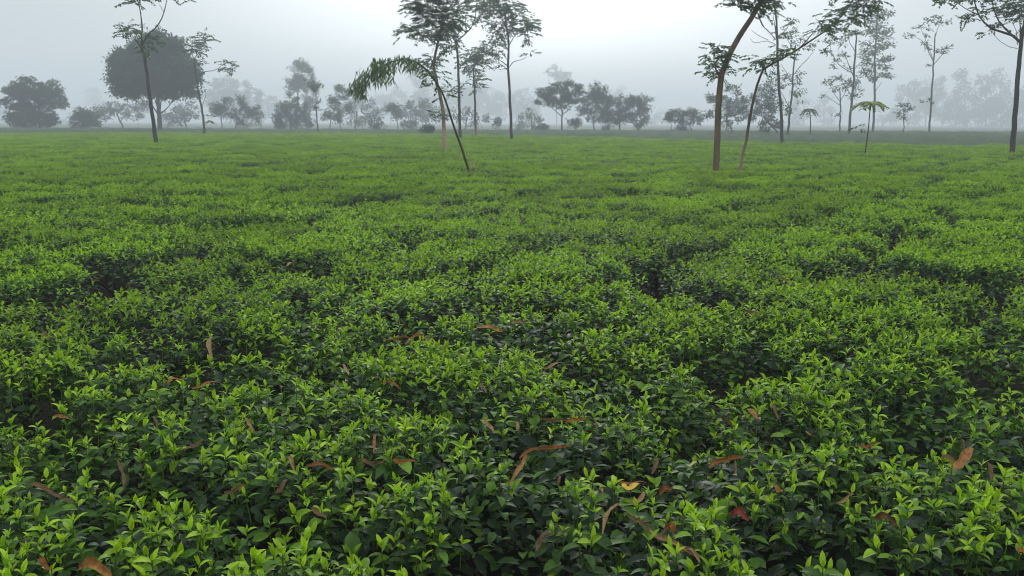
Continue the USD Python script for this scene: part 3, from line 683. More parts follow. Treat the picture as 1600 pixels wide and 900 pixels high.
# ------------------------------------------------------------------ the fallen leaves themselves
for (kind, pts, wcm, label), p in zip(FALLEN, fallen_world):
    r = rng_of(int(pts[0][0] * 7 + pts[0][1]))
    n = 11
    q = curve(p, n)
    t = np.linspace(0, 1, n)
    q[:, 2] += 0.005 * np.sin(np.pi * t) + 0.006 * np.sin(2 * np.pi * t + r.uniform(0, 6))
    tan = unit(np.gradient(q, axis=0))
    roll = r.uniform(-0.3, 0.3) + r.uniform(-0.6, 0.6) * t
    flat = unit(np.cross(tan, unit(np.array([0, -0.55, 0.85]) + r.normal(0, .15, 3))))
    nrm = np.cross(flat, tan)
    side = flat * np.cos(roll)[:, None] + nrm * np.sin(roll)[:, None]
    nn = np.cross(side, tan)
    broad = 1.35 if kind in ('orange', 'red') and 'strip' not in label else 1.0
    hw = broad * wcm * 0.0042 * np.clip((t + 0.02) ** 0.4 * (1.02 - t) ** 0.5 * 1.5, 0, 1)
    hw = hw * (1 + 0.18 * np.sin(t * r.uniform(7, 15) + r.uniform(0, 6)) + r.normal(0, .06, n))
    cup = r.uniform(0.15, 0.6)
    th = 0.0006
    rows = []
    for s_, lift in ((1, cup), (0.5, cup * .3), (0, 0), (-0.5, cup * .3), (-1, cup)):
        rows.append(q + side * (s_ * hw)[:, None] + nn * (lift * hw)[:, None])
    topv = np.stack(rows, 1)
    v = np.concatenate([topv.reshape(-1, 3), (topv - nn[:, None] * th).reshape(-1, 3)])
    fa = []
    for i in range(n - 1):
        for j in range(4):
            a = i * 5 + j
            fa += [(a, a + 1, a + 6), (a, a + 6, a + 5), (a + n * 5, a + n * 5 + 6, a + n * 5 + 1), (a + n * 5, a + n * 5 + 5, a + n * 5 + 6)]
    c0 = q.mean(0)
    name = 'dry_twig' if 'stick' in label or 'stalk' in label else 'fallen_leaf'
    t_ = put('/World', name, (v - c0, np.array(fa)), DRY[kind])
    UsdGeom.Xformable(t_).AddTranslateOp().Set(Gf.Vec3d(*map(float, c0)))
    tag(t_, label, 'twig' if name == 'dry_twig' else 'fallen leaf', 'fallen leaves lying on the tea')

# ------------------------------------------------------------------ trees
def px_m(d):
    return d / F

def spray(centre, rx, rz, d, r, dens=1.0, droop=0.5, leaflet=None):
    """Layered sprays of compound leaves: fronds leave a few twig ends, each with paired drooping leaflets."""
    k = px_m(d)
    L = leaflet or max(0.085, 5.0 * k)
    fl = max(2.6 * L, min(rx, rz * 1.4) * 0.75)
    n_f = max(4, int(dens * 2.6 * (rx * max(rz, 0.5 * rx) * 4) / (fl * L * 0.75)))
    cc = r.normal(0, 1, (n_f, 3)) * np.array([0.42 * rx, 0.42 * rx, 0.42 * rz])
    dir_ = unit(cc * np.array([1, 1, 0.5]) + r.normal(0, 0.35 * rx, (n_f, 3)) * [1, 1, .4] + [0, 0, 0.12 * rx])
    pairs = 5
    base, out, nrm, T = [], [], [], []
    for s in np.linspace(0.25, 1.0, pairs):
        p = centre + cc + dir_ * (fl * s)[..., None] if False else centre + cc + dir_ * fl * s
        p = p - np.array([0, 0, 1.0]) * (droop * fl * s * s * 0.6)
        for sg in (-1, 1):
            side = unit(np.cross(dir_, [0, 0, 1.0]) + 1e-6) * sg
            o = unit(side * 0.9 + dir_ * 0.7 + np.array([0, 0, -droop]) + r.normal(0, .18, (n_f, 3)))
            base.append(p); out.append(o)
            nrm.append(unit(np.array([0, 0, 1.0]) + r.normal(0, .35, (n_f, 3))))
            T.append(np.clip(r.normal(0.5, 0.22, n_f), 0, 1))
    B, O, Nn = (np.concatenate(x) for x in (base, out, nrm))
    return leaves(B, O, Nn, L * r.uniform(.8, 1.2, len(B)), L * 0.5 * r.uniform(.8, 1.2, len(B)), 0.6, 0.25, n=2, tone=np.concatenate(T))

def limb(pts, d, w0, w1, depth=(0, 0), n=14, sides=8, wob=0.0, r=None):
    """A trunk or branch through picture points at distance d; widths in picture pixels at its two ends."""
    k = px_m(d)
    dep = np.linspace(depth[0], depth[1], len(pts))
    p = np.array([at(x, y, d, z) for (x, y), z in zip(pts, dep)])
    q = curve(p, n)
    if wob and r is not None:
        q[1:-1] += r.normal(0, wob * k, (n - 2, 3)) * [1, 1, 0]
    return tube(q, np.linspace(w0, w1, n) * k / 2, sides), q

def to_ground(pts, d):
    """Adds the root below the canopy line."""
    p = at(*pts[0], d)
    (x0, y0), (x1, y1) = pts[0], pts[1]
    drop = (p[2] + 0.05) / px_m(d)
    s = (x0 - x1) / max(1.0, (y0 - y1))
    return [(x0 + s * drop * 0.6, y0 + drop)] + list(pts)

def base_dist(px, py):
    return float(on_plane(px, py)[1])

def clump(c, rad, k, r, dens=1.0, leaf_px=3.6):
    """A ragged clump of leaves in an ellipsoid."""
    n_s = max(3, int(0.045 * dens * rad[0] * rad[2] / k ** 2))
    sub = c + np.clip(r.normal(0, .5, (n_s, 3)), -1, 1) * rad
    n = max(14, int(dens * 1.1 * rad[0] * rad[2] / k ** 2))
    i = r.integers(0, n_s, n)
    off = np.clip(r.normal(0, 1, (n, 3)), -1.7, 1.7)
    P = sub[i] + off * np.array([.36, .36, .26]) * rad * 0.9
    O = unit(off * [1, 1, .4] + r.normal(0, .5, (n, 3)) + [0, 0, -.25])
    Nn = unit(np.array([0, 0, 1.0]) + r.normal(0, .6, (n, 3)))
    L = leaf_px * k * r.uniform(.7, 1.4, n)
    return leaves(P, O, Nn, L, L * .5, .5, .2, n=2, tone=np.clip(r.normal(.5, .22, n), 0, 1))

def clump_tree(name, label, cat, d, trunk, crowns, seed, mat=FOLIAGE_FAR, leaf_px=2.9, dens=1.0, branches=(), tw=(3, 2), bark=BARK_DARK, group=None, hollow=0.5, layer=0.0):
    """A tree whose crown is many small leaf faces gathered in clumps through the volumes given as (px, py, rx, ry) in the picture."""
    r = rng_of(seed)
    k = px_m(d)
    ground_pts = to_ground(trunk, d)
    p0 = at(*ground_pts[0], d); p0[2] = 0
    t = thing(name, label, cat, p0, group)
    path = str(t.GetPath())
    (tv, tf), tq = limb(ground_pts, d, tw[0] * 1.15, tw[1], n=12, sides=7, r=r, wob=0.4)
    put(path, 'trunk', (tv - p0, tf), bark)
    for bpts, bw in branches:
        (bv, bf), _ = limb(bpts, d, bw, bw * 0.4, depth=(0, r.normal(0, 12) * k), n=8, sides=5)
        put(path, 'branch', (bv - p0, bf), bark)
    for cx, cy, rx, ry in crowns:
        c = at(cx, cy, d, r.normal(0, 0.25) * rx * k)
        n_cl = max(7, int(dens * 0.40 * (rx * ry) ** 0.75))
        n_cl = min(n_cl, 420)
        u = sphere_dirs(r, n_cl) * (r.uniform(hollow ** 3, 1, n_cl) ** (1 / 3))[:, None]
        rad = np.array([rx, rx, ry]) * k * 0.93
        u = u * (1 + 0.16 * (meshkit.noise(u * 2.6 + seed, 3) - 0.5) * 2)[:, None]
        cl = c + u * rad
        cr = r.uniform(0.55, 1.25, n_cl) * max(4.6, 0.55 * (rx * ry) ** 0.5 * (0.55 if n_cl < 80 else 0.33)) * k
        n_l = np.maximum(8, (dens * 12.0 * (cr / (leaf_px * k)) ** 2 * 1.6)).astype(int)
        idx = np.repeat(np.arange(n_cl), n_l)
        off = np.clip(r.normal(0, 1, (len(idx), 3)), -1.6, 1.6) * np.array([0.5, 0.5, 0.46 - 0.24 * layer])
        outw = unit(u * [1, 1, .45] + r.normal(0, .25, u.shape) + [0, 0, -.12])
        P = cl[idx] + off * cr[idx][:, None] + outw[idx] * (np.abs(r.normal(0, .62, len(idx))) * cr[idx])[:, None]
        O = unit(off * [1, 1, .6] + r.normal(0, .6, off.shape) + [0, 0, -0.15])
        Nn = unit(off * .6 + [0, 0, 0.9] + r.normal(0, .5, off.shape))
        L = leaf_px * k * r.uniform(.7, 1.5, len(idx))
        tone = np.clip(r.normal(0.5, .2, len(idx)) + (r.normal(0, .15, n_cl))[idx], 0, 1)
        v, f, tn = leaves(P, O, Nn, L, L * 0.5, 0.5, 0.2, n=2, tone=tone)
        put(path, 'crown', (v - p0, f, tn), mat, kind='stuff')
    return path

def slender_tree(name, label, cat, d, trunk, tw, clusters, branches=(), seed=0, mat=FOLIAGE, bark=BARK_DARK, group=None, dens=1.0, droop=0.5, leaflet=None, clumps=False):
    """A thin shade tree: trunk, a few branches and layered leaf sprays, clusters given as (px, py, rx, ry) in the picture."""
    r = rng_of(seed)
    k = px_m(d)
    gp = to_ground(trunk, d)
    p0 = at(*gp[0], d); p0[2] = 0
    t = thing(name, label, cat, p0, group)
    path = str(t.GetPath())
    (tv, tf), tq = limb(gp, d, tw[0], tw[1], n=20, sides=10, r=r, wob=0.35)
    put(path, 'trunk', (tv - p0, tf), bark)
    ends = []
    for bpts, bw in branches:
        (bv, bf), bq = limb(bpts, d, bw, max(0.5, bw * 0.35), depth=(0, r.normal(0, 14) * k), n=12, sides=6, r=r, wob=0.3)
        put(path, 'branch', (bv - p0, bf), bark)
    for cx, cy, rx, ry in clusters:
        c = at(cx, cy, d, r.normal(0, 0.35) * rx * k)
        if clumps:
            v, f, tn = clump(c, np.array([rx, rx, ry]) * k, k, r, dens)
        else:
            v, f, tn = spray(c, rx * k, ry * k, d, r, dens, droop, leaflet)
        put(path, 'leaf_spray', (v - p0, f, tn), mat, kind='stuff')
        # twigs that carry the spray
        tw_parts = []
        for _ in range(4):
            e = c + r.normal(0, 1, 3) * np.array([rx, rx, ry]) * k * 0.55
            s = c + np.array([0, 0, -0.55 * ry * k])
            tw_parts.append(tube([s, (s + e) / 2 + [0, 0, 0.1 * ry * k], e], np.array([0.9, 0.7, 0.4]) * k * 0.75, 4))
        tv, tf = join(tw_parts)
        put(path, 'twig', (tv - p0, tf), bark)
    return path

SG = 'slender shade trees standing in the tea'
d = base_dist(1118, 268)
slender_tree('shade_tree', 'thickest brown trunk in the tea, leaning right out of the picture top', 'tree', d,
    [(1118, 268), (1121, 210), (1124, 150), (1127, 120), (1136, 94), (1152, 62), (1172, 31), (1184, 12), (1196, -18)], (10.4, 6.8),
    [(1116, 78, 15, 11), (1113, 100, 14, 11), (1124, 112, 13, 9), (1132, 86, 10, 8), (1150, 4, 15, 8), (1178, 6, 20, 10), (1196, 14, 12, 8), (1185, -18, 40, 14)],
    [([(1126, 118), (1118, 108), (1112, 98)], 3), ([(1131, 100), (1125, 88), (1115, 78)], 2.5), ([(1184, 12), (1168, 10), (1150, 6)], 3), ([(1184, 20), (1192, 40), (1202, 50)], 2)], 101, bark=BARK, group=SG, dens=1.05)
d = base_dist(1157, 266)
slender_tree('shade_tree', 'pale-footed slim tree right of the thickest trunk, long limb reaching right', 'tree', d,
    [(1157, 266), (1161, 240), (1167, 213), (1173, 175), (1179, 148), (1186, 122), (1196, 106), (1218, 94), (1250, 75), (1285, 52), (1303, 37), (1322, 18), (1336, -8)], (5.2, 1.4),
    [(1190, 92, 15, 9), (1180, 104, 11, 7), (1205, 98, 9, 6), (1228, 82, 14, 8), (1232, 77, 9, 5), (1283, 34, 11, 6), (1280, 46, 9, 5), (1310, 42, 18, 7), (1315, 20, 22, 9), (1340, 8, 22, 9), (1355, 22, 12, 7), (1330, 32, 12, 6), (1304, 60, 4, 6), (1368, 0, 12, 7), (1345, -20, 40, 12)],
    [([(1250, 75), (1270, 52), (1283, 36)], 2), ([(1303, 37), (1325, 30), (1352, 22)], 2), ([(1193, 110), (1190, 100), (1186, 92)], 2)], 102, bark=BARK_FOOT, group=SG, dens=0.95)
d = base_dist(694, 236)
slender_tree('shade_tree', 'tree with pale tan trunk behind the bent sapling, broad dark crown', 'tree', d,
    [(695, 236), (694, 205), (692, 175), (688, 150), (682, 128), (678, 100), (683, 72), (688, 50), (692, 25)], (7, 3),
    [(668, 5, 26, 10), (690, 18, 26, 13), (650, 12, 18, 9), (672, 32, 20, 10), (700, 38, 15, 12), (640, 45, 17, 7), (660, 52, 20, 8), (690, 58, 16, 9), (706, 20, 13, 12), (702, 72, 11, 8), (678, 93, 14, 8), (668, 103, 8, 6), (672, 112, 7, 6), (676, 130, 5, 5), (684, 180, 9, 5), (690, -12, 35, 10)],
    [([(684, 70), (665, 58), (638, 47)], 2), ([(688, 50), (672, 30), (655, 12)], 2), ([(686, 58), (700, 45), (706, 22)], 2), ([(692, 180), (684, 181), (678, 184)], 1)], 103, bark=BARK_PALE, group=SG, dens=1.25)
d = base_dist(719, 216)
slender_tree('shade_tree', 'straight grey trunk between the pale trunk and a shorter tree, forked top', 'tree', d,
    [(719, 216), (718, 180), (717, 150), (716, 110), (714, 75), (712, 62)], (5, 3),
    [(702, 40, 12, 7), (698, 52, 9, 7), (722, 32, 11, 6), (728, 28, 9, 5), (745, 8, 15, 8), (760, 12, 16, 9), (740, -4, 18, 8), (752, 30, 10, 9), (712, 73, 8, 5), (703, 141, 9, 5), (721, 134, 6, 5), (721, 143, 5, 4)],
    [([(713, 68), (704, 54), (697, 45)], 2), ([(713, 65), (728, 52), (740, 36), (744, 12), (743, -6)], 2.2), ([(714, 60), (718, 45), (722, 33)], 1.4), ([(717, 140), (708, 138), (700, 144)], 1)], 104, group=SG, dens=1.1)
d = base_dist(743, 213)
slender_tree('shade_tree', 'short tree with pale lower trunk and dense top, third of the central cluster', 'tree', d,
    [(743, 213), (743, 180), (742, 150), (740, 115), (740, 100)], (4.2, 2.2),
    [(733, 85, 12, 8), (740, 98, 13, 9), (729, 95, 9, 7), (750, 88, 12, 8), (760, 80, 12, 8), (770, 70, 12, 8), (744, 124, 9, 7), (744, 134, 6, 5), (754, 96, 8, 6), (738, 108, 8, 5)],
    [([(741, 105), (752, 90), (768, 74)], 1.6)], 105, bark=BARK_FOOT, group=SG, dens=1.2)
d = base_dist(799, 218)
slender_tree('shade_tree', 'tall straight tree right of the central cluster, with bare side branches', 'tree', d,
    [(799, 218), (798, 180), (796, 140), (794, 105), (795, 70), (792, 45), (789, 20)], (5, 2.4),
    [(780, 4, 17, 9), (795, 12, 16, 9), (775, 18, 14, 9), (785, 38, 14, 9), (790, 52, 13, 8), (778, 46, 8, 7), (806, 22, 11, 8), (815, 35, 14, 8), (828, 36, 11, 7), (820, 48, 12, 8), (826, 57, 6, 5), (830, 86, 5, 4), (777, 83, 6, 5), (785, -14, 30, 10), (783, 108, 5, 3)],
    [([(795, 105), (781, 94), (768, 92)], 1.4), ([(795, 110), (785, 102), (772, 98), (752, 102)], 1.0), ([(794, 80), (788, 68), (784, 58)], 1.2), ([(795, 106), (802, 97), (815, 93), (826, 88)], 1.4), ([(795, 72), (803, 58), (815, 42)], 1.6), ([(794, 95), (786, 86), (779, 84)], 1)], 106, group=SG, dens=1.15)
d = base_dist(243, 223)
slender_tree('shade_tree', 'dark leaning trunk in front of the dome tree, forking into thin branches', 'tree', d,
    [(244, 223), (240, 195), (235, 160), (230, 120), (226, 92), (221, 72)], (6.5, 4),
    [(200, 40, 11, 5), (197, 50, 10, 6), (194, 57, 6, 4), (210, 48, 5, 4), (230, 55, 9, 6), (238, 66, 8, 8), (232, 77, 9, 6), (207, 2, 12, 4), (222, -8, 22, 8), (268, -10, 16, 7), (294, -3, 6, 4)],
    [([(222, 76), (213, 64), (206, 55)], 2.6), ([(221, 72), (222, 50), (221, 30), (218, 10), (213, -4)], 2.8), ([(222, 72), (230, 56), (245, 42), (255, 24), (259, 8), (262, -12)], 2.6), ([(256, 20), (252, 12), (249, 7)], 0.8)], 107, group=SG, dens=1.1)
d = base_dist(319, 209)
slender_tree('shade_tree', 'slim tree right of the dome tree, one bent branch with a tuft', 'tree', d,
    [(319, 209), (317, 180), (312, 155), (307, 125), (304, 100), (303, 92)], (3.8, 2),
    [(299, 70, 12, 6), (294, 76, 9, 5), (305, 76, 9, 6), (317, 56, 9, 5), (321, 62, 8, 6), (314, 68, 6, 5), (352, 97, 7, 4), (359, 103, 8, 6), (363, 109, 4, 4), (325, 188, 6, 5), (313, 99, 6, 2)],
    [([(303, 94), (310, 82), (315, 72), (318, 62)], 1.6), ([(303, 94), (301, 84), (299, 76)], 1.4), ([(303, 95), (294, 86), (288, 80)], 0.8), ([(311, 118), (320, 112), (335, 110), (346, 103), (354, 98)], 1.3), ([(316, 166), (319, 156), (322, 146)], 0.9)], 108, group=SG)
d = base_dist(494, 206)
slender_tree('shade_tree', 'small thin tree with round tuft before the tall pale trees at left', 'tree', d,
    [(497, 206), (495, 185), (494, 165), (493, 146)], (2.4, 1.4),
    [(492, 130, 10, 7), (496, 138, 7, 7), (489, 138, 5, 5), (498, 158, 4, 5), (494, 168, 5, 3)], [], 109, group=SG, clumps=True, dens=1.4)
d = base_dist(1221, 223)
slender_tree('shade_tree', 'straight dark tree rising through the right cluster, fork near the top', 'tree', d,
    [(1222, 223), (1221, 185), (1218, 140), (1215, 100), (1214, 60), (1213, 30), (1209, -4)], (5.2, 2.4),
    [(1201, 5, 9, 7), (1203, 18, 6, 5), (1216, 2, 10, 6), (1237, 32, 8, 5), (1222, 52, 6, 4), (1228, 56, 7, 4), (1208, -10, 18, 8)],
    [([(1214, 62), (1210, 35), (1206, 10)], 1.6), ([(1213, 58), (1225, 50), (1237, 34)], 1.3), ([(1212, 62), (1200, 48), (1190, 38), (1184, 22)], 1.2), ([(1212, 70), (1198, 64), (1180, 67), (1172, 60)], 1.0), ([(1200, 62), (1186, 56), (1174, 47)], 0.9), ([(1222, 180), (1230, 178), (1238, 172)], 1.0)], 110, group=SG)
d = base_dist(1231, 211)
slender_tree('shade_tree', 'ragged tree close behind the straight dark one, fine fanned branches', 'tree', d,
    [(1231, 211), (1234, 180), (1238, 140), (1240, 105), (1243, 70)], (4, 1.8),
    [(1228, 56, 10, 6), (1245, 48, 9, 4), (1252, 60, 9, 5), (1270, 68, 9, 5), (1263, 76, 8, 5), (1236, 70, 7, 5), (1232, 165, 8, 8), (1246, 148, 11, 9), (1250, 128, 8, 7), (1212, 122, 10, 8), (1208, 138, 9, 9), (1226, 120, 8, 7), (1247, 118, 8, 6), (1231, 174, 6, 5), (1224, 135, 9, 7)],
    [([(1239, 118), (1250, 104), (1262, 92), (1272, 80)], 1.2), ([(1240, 100), (1247, 80), (1252, 62)], 1.1), ([(1238, 130), (1228, 112), (1220, 100)], 1.0), ([(1242, 80), (1234, 68), (1228, 58)], 1.0), ([(1234, 170), (1224, 150), (1212, 130)], 1.1)], 111, group=SG, clumps=True)
d = base_dist(1313, 207)
slender_tree('shade_tree', 'low fan-crowned tree left of the two tall airy ones', 'tree', d,
    [(1312, 207), (1313, 180), (1313, 160), (1312, 140)], (3, 1.6),
    [(1298, 128, 10, 6), (1312, 120, 12, 6), (1328, 126, 12, 7), (1320, 135, 9, 5), (1302, 140, 8, 5), (1336, 134, 8, 6), (1286, 149, 4, 2), (1308, 178, 7, 4), (1342, 124, 5, 6)],
    [([(1313, 160), (1303, 145), (1296, 130)], 1.0), ([(1313, 158), (1322, 142), (1330, 130)], 1.0), ([(1313, 165), (1300, 156), (1287, 149)], 0.8)], 112, group=SG, clumps=True)
d = base_dist(1326, 210)
slender_tree('shade_tree', 'tall airy tree with many upswept branches, left of the leafy column', 'tree', d,
    [(1326, 210), (1329, 175), (1333, 140), (1335, 105), (1337, 75), (1338, 55)], (4.4, 2),
    [(1338, 50, 9, 6), (1326, 52, 8, 5), (1322, 62, 8, 6), (1298, 66, 8, 5), (1292, 80, 7, 5), (1304, 90, 8, 7), (1313, 70, 6, 5), (1350, 80, 9, 7), (1356, 96, 7, 6), (1350, 108, 8, 6), (1334, 148, 11, 6), (1345, 140, 6, 5), (1320, 84, 8, 6), (1303, 104, 6, 5), (1328, 104, 7, 6)],
    [([(1334, 122), (1326, 100), (1318, 82)], 1.3), ([(1335, 108), (1346, 96), (1353, 84)], 1.1), ([(1334, 115), (1312, 102), (1300, 84), (1297, 70)], 1.2), ([(1336, 80), (1328, 66), (1325, 56)], 1.0), ([(1333, 150), (1322, 138), (1312, 118)], 0.8)], 113, group=SG, clumps=True)
d = base_dist(1364, 207)
slender_tree('shade_tree', 'tall leafy column-like tree, densest of the right-hand group', 'tree', d,
    [(1364, 207), (1366, 170), (1367, 130), (1367, 90), (1370, 40), (1372, 15)], (4, 1.6),
    [(1370, 14, 12, 8), (1380, 22, 10, 8), (1364, 28, 12, 9), (1376, 38, 13, 9), (1360, 48, 12, 8), (1384, 50, 11, 9), (1370, 58, 13, 9), (1392, 66, 9, 7), (1358, 68, 11, 7), (1380, 74, 11, 8), (1366, 82, 10, 7), (1356, 92, 10, 7), (1382, 92, 10, 6), (1392, 92, 7, 6), (1360, 108, 11, 8), (1386, 104, 9, 7), (1374, 100, 8, 6), (1384, 118, 10, 6), (1368, 118, 10, 6), (1392, 120, 6, 4), (1358, 118, 7, 5)],
    [([(1366, 145), (1372, 136), (1378, 128)], 1.0), ([(1367, 110), (1358, 98), (1352, 88)], 1.0), ([(1367, 105), (1380, 94), (1390, 88)], 1.0)], 114, group=SG, clumps=True, dens=1.35)
d = base_dist(1453, 208)
slender_tree('shade_tree', 'lone tree right of the leafy column, thin crown of small flat tufts', 'tree', d,
    [(1452, 208), (1454, 180), (1456, 145), (1458, 110), (1460, 80), (1462, 52)], (3.4, 1.6),
    [(1456, 31, 10, 4), (1466, 27, 8, 4), (1478, 34, 8, 4), (1462, 36, 6, 4), (1436, 42, 8, 3.5), (1425, 54, 7, 4.5), (1448, 54, 4, 3), (1451, 46, 4, 2.5), (1445, 68, 6, 5), (1450, 75, 5, 5), (1472, 74, 8, 5), (1480, 73, 6, 4), (1474, 82, 6, 4), (1452, 102, 4, 2.5), (1441, 159, 3, 2), (1452, 153, 5, 4), (1458, 160, 4, 3)],
    [([(1459, 98), (1450, 80), (1443, 66), (1426, 55)], 1.2), ([(1459, 100), (1470, 88), (1477, 78)], 1.2), ([(1461, 60), (1466, 42), (1474, 34)], 0.9), ([(1458, 92), (1446, 62), (1438, 44)], 0.9)], 115, group=SG, clumps=True, dens=1.1)
d = base_dist(1582, 241)
slender_tree('shade_tree', 'dark trunk at the right edge with a long limb arching left', 'tree', d,
    [(1581, 241), (1584, 205), (1587, 165), (1590, 125), (1593, 90), (1596, 64), (1600, 40), (1604, 10)], (8.5, 4.5),
    [(1572, 9, 14, 5), (1588, 7, 14, 5), (1580, 20, 13, 5), (1596, 14, 12, 7), (1572, 30, 7, 3), (1522, 22, 10, 6), (1512, 28, 6, 4), (1530, 14, 6, 4), (1504, 24, 4, 3), (1560, 40, 10, 3.5), (1552, 42, 6, 3), (1475, 1, 9, 3.5), (1485, -3, 9, 4), (1545, 52, 3, 2), (1540, -8, 40, 7), (1612, 20, 20, 14)],
    [([(1594, 66), (1583, 56), (1565, 50), (1548, 44), (1535, 32), (1527, 18), (1520, -8)], 4), ([(1583, 56), (1566, 40), (1556, 24), (1551, 6), (1549, -10)], 2.6), ([(1594, 62), (1594, 42), (1593, 20)], 2.2), ([(1590, 76), (1575, 72), (1560, 62), (1551, 50)], 0.9), ([(1590, 70), (1588, 50), (1580, 30)], 1.2), ([(1530, 24), (1510, 14), (1495, 4), (1482, -4)], 1.4), ([(1598, 50), (1608, 30), (1620, 20)], 2)], 116, group=SG)

# the bent sapling with hanging leaves
d = base_dist(733, 269)
k = px_m(d)
r = rng_of(120)
arch_pts = [(733, 269), (727, 250), (722, 233), (712, 206), (704, 182), (697, 160), (689, 141), (678, 124), (664, 107), (650, 97), (636, 92), (622, 94), (606, 99), (588, 110), (570, 125), (556, 142)]
gp = to_ground(arch_pts, d)
p0 = at(*gp[0], d); p0[2] = 0
t = thing('bent_sapling', 'thin sapling bowed over to the left with long hanging leaves', 'tree', p0)
path = str(t.GetPath())
(tv, tf), q = limb(gp, d, 4.2, 1.2, n=40, sides=8)
put(path, 'trunk', (tv - p0, tf), BARK_DARK)
regions = [(628, 100, 14, 10, 1.0), (608, 104, 14, 10, 1.2), (594, 112, 14, 12, 1.5), (580, 122, 14, 13, 1.5), (604, 122, 13, 12, 1.2), (566, 128, 12, 12, 1.3), (554, 140, 9, 9, 1.2), (564, 146, 9, 10, 1.2), (592, 102, 10, 7, 1.1), (640, 104, 9, 9, .8), (654, 108, 8, 7, .5)]
for cx, cy, rx, ry, dn in regions:
    n = int(70 * dn)
    a, b_, c_ = r.uniform(-1, 1, n), r.uniform(-1, 1, n), r.normal(0, 0.5, n)
    P = np.array([at(cx + rx * x, cy + (ry * y) - 6, d, z * rx * k) for x, y, z in zip(a, b_, c_)])
    O = unit(np.column_stack([r.normal(-0.2, .42, n), r.normal(0, .4, n), np.full(n, -1.0)]))
    Nn = unit(np.column_stack([r.normal(0, .8, n), r.normal(-.6, .6, n), np.full(n, .4)]))
    L = k * r.uniform(7, 16, n)
    v, f, tn = leaves(P, O, Nn, L, k * r.uniform(1.2, 2.2, n), r.uniform(-.4, .4, n), .2, n=3, tone=np.clip(r.normal(.45, .28, n), 0, 1))
    put(path, 'hanging_leaves', (v - p0, f, tn), FOLIAGE_WEEP, kind='stuff')
for (a, b_) in (((650, 97), (640, 103)), ((636, 92), (612, 108)), ((622, 94), (590, 100)), ((606, 99), (600, 125)), ((588, 110), (584, 132))):
    (bv, bf), _ = limb([a, ((a[0] + b_[0]) / 2, (a[1] + b_[1]) / 2 - 3), b_], d, 1.2, .6, depth=(0, r.normal(0, 6) * k), n=6, sides=5)
    put(path, 'branch', (bv - p0, bf), BARK_DARK)
for cx, cy, rx, ry in ((675, 112, 10, 5), (668, 118, 7, 5), (650, 92, 8, 4), (697, 148, 7, 4), (686, 120, 6, 4)):
    v, f, tn = spray(at(cx, cy, d), rx * k, ry * k, d, r, 0.8)
    put(path, 'leaf_spray', (v - p0, f, tn), FOLIAGE, kind='stuff')
for pts in ([(733, 268), (738, 256), (747, 241)], [(734, 268), (735, 255), (733, 242)], [(732, 268), (737, 262), (741, 250)]):
    (bv, bf), _ = limb(pts, d, 1.3, .5, n=7, sides=5)
    put(path, 'side_stem', (bv - p0, bf), BARK_PALE)

# umbrella saplings: a bare stem with a rosette of drooping leaves, each leaf a part
def umbrella(label, base, top, rx, ry, seed, mat, n=11, tw=1.6, extra=(), group=None):
    d = base_dist(*base)
    k = px_m(d)
    r = rng_of(seed)
    gp = to_ground([base, ((base[0] + top[0]) / 2 + 1, (base[1] + top[1]) / 2), top], d)
    p0 = at(*gp[0], d); p0[2] = 0
    t = thing('umbrella_sapling', label, 'sapling', p0, group)
    path = str(t.GetPath())
    (tv, tf), q = limb(gp, d, tw * 1.2, tw * .8, n=12, sides=6)
    put(path, 'trunk', (tv - p0, tf), BARK_DARK)
    c = at(*top, d)
    for j in range(n):
        a = 2 * np.pi * (j + r.uniform(-.3, .3)) / n
        ln = rx * k * r.uniform(.5, 1.05)
        sag = r.uniform(.5, 1.3)
        o = np.array([math.cos(a), math.sin(a), 0.32])
        # a compound leaf: a leaf stalk with hanging leaflets
        s = np.linspace(0.12, 1, 11)
        pos = c + (o * [1, 1, 0])[None] * (ln * s)[:, None] + np.array([0, 0, 1.0])[None] * (ry * k * (0.5 * s - 1.1 * sag * s * s))[:, None]
        stalk = tube(np.vstack([c, pos]), np.linspace(.5, .25, 12) * k, 4)
        side = np.cross(o, [0, 0, 1.0])
        B = np.repeat(pos, 2, 0)
        O = unit(np.where(np.arange(22)[:, None] % 2 == 0, side, -side) * 0.9 + o * [.6, .6, 0] + [0, 0, -0.35] + r.normal(0, .12, (22, 3)))
        lv_ = leaves(B, O, np.tile([0, 0, 1.0], (22, 1)) + r.normal(0, .2, (22, 3)), 0.36 * rx * k * r.uniform(.8, 1.2, 22), 0.17 * rx * k, 0.5, .2, n=2, tone=np.clip(r.normal(.4, .22, 22), 0, 1))
        m = join([lv_, (stalk[0], stalk[1], np.full(len(stalk[0]), .6))])
        put(path, 'leaf', (m[0] - p0, m[1], m[2]), mat)
    for cx, cy, ex, ey in extra:
        v, f, tn = spray(at(cx, cy, d), ex * k, ey * k, d, r, 1.0)
        put(path, 'leaf_spray', (v - p0, f, tn), FOLIAGE, kind='stuff')
umbrella('pale yellow-green umbrella-shaped sapling standing in front of the leafy column tree', (1352, 239), (1360, 160), 26, 15, 131, FOLIAGE_YELLOW, n=10, extra=[(1347, 199, 6, 3)])
umbrella('small grey-green umbrella-shaped sapling left of the fan-crowned tree', (1266, 211), (1265, 171), 14, 14, 132, FOLIAGE, n=11)
slender_tree('young_sapling', 'small sapling with lopsided tufted top left of the lone thin-crowned tree', 'sapling', base_dist(1412, 208),
    [(1412, 208), (1412, 196), (1412, 182), (1413, 168)], (1.8, 1.1), [(1416, 164, 9, 4.5), (1406, 172, 5, 7), (1423, 169, 5, 4), (1413, 172, 6, 5), (1414, 184, 4, 3), (1404, 180, 3, 5)],
    [([(1412, 180), (1418, 172), (1423, 166)], 0.8)], 133, clumps=True, dens=1.2)

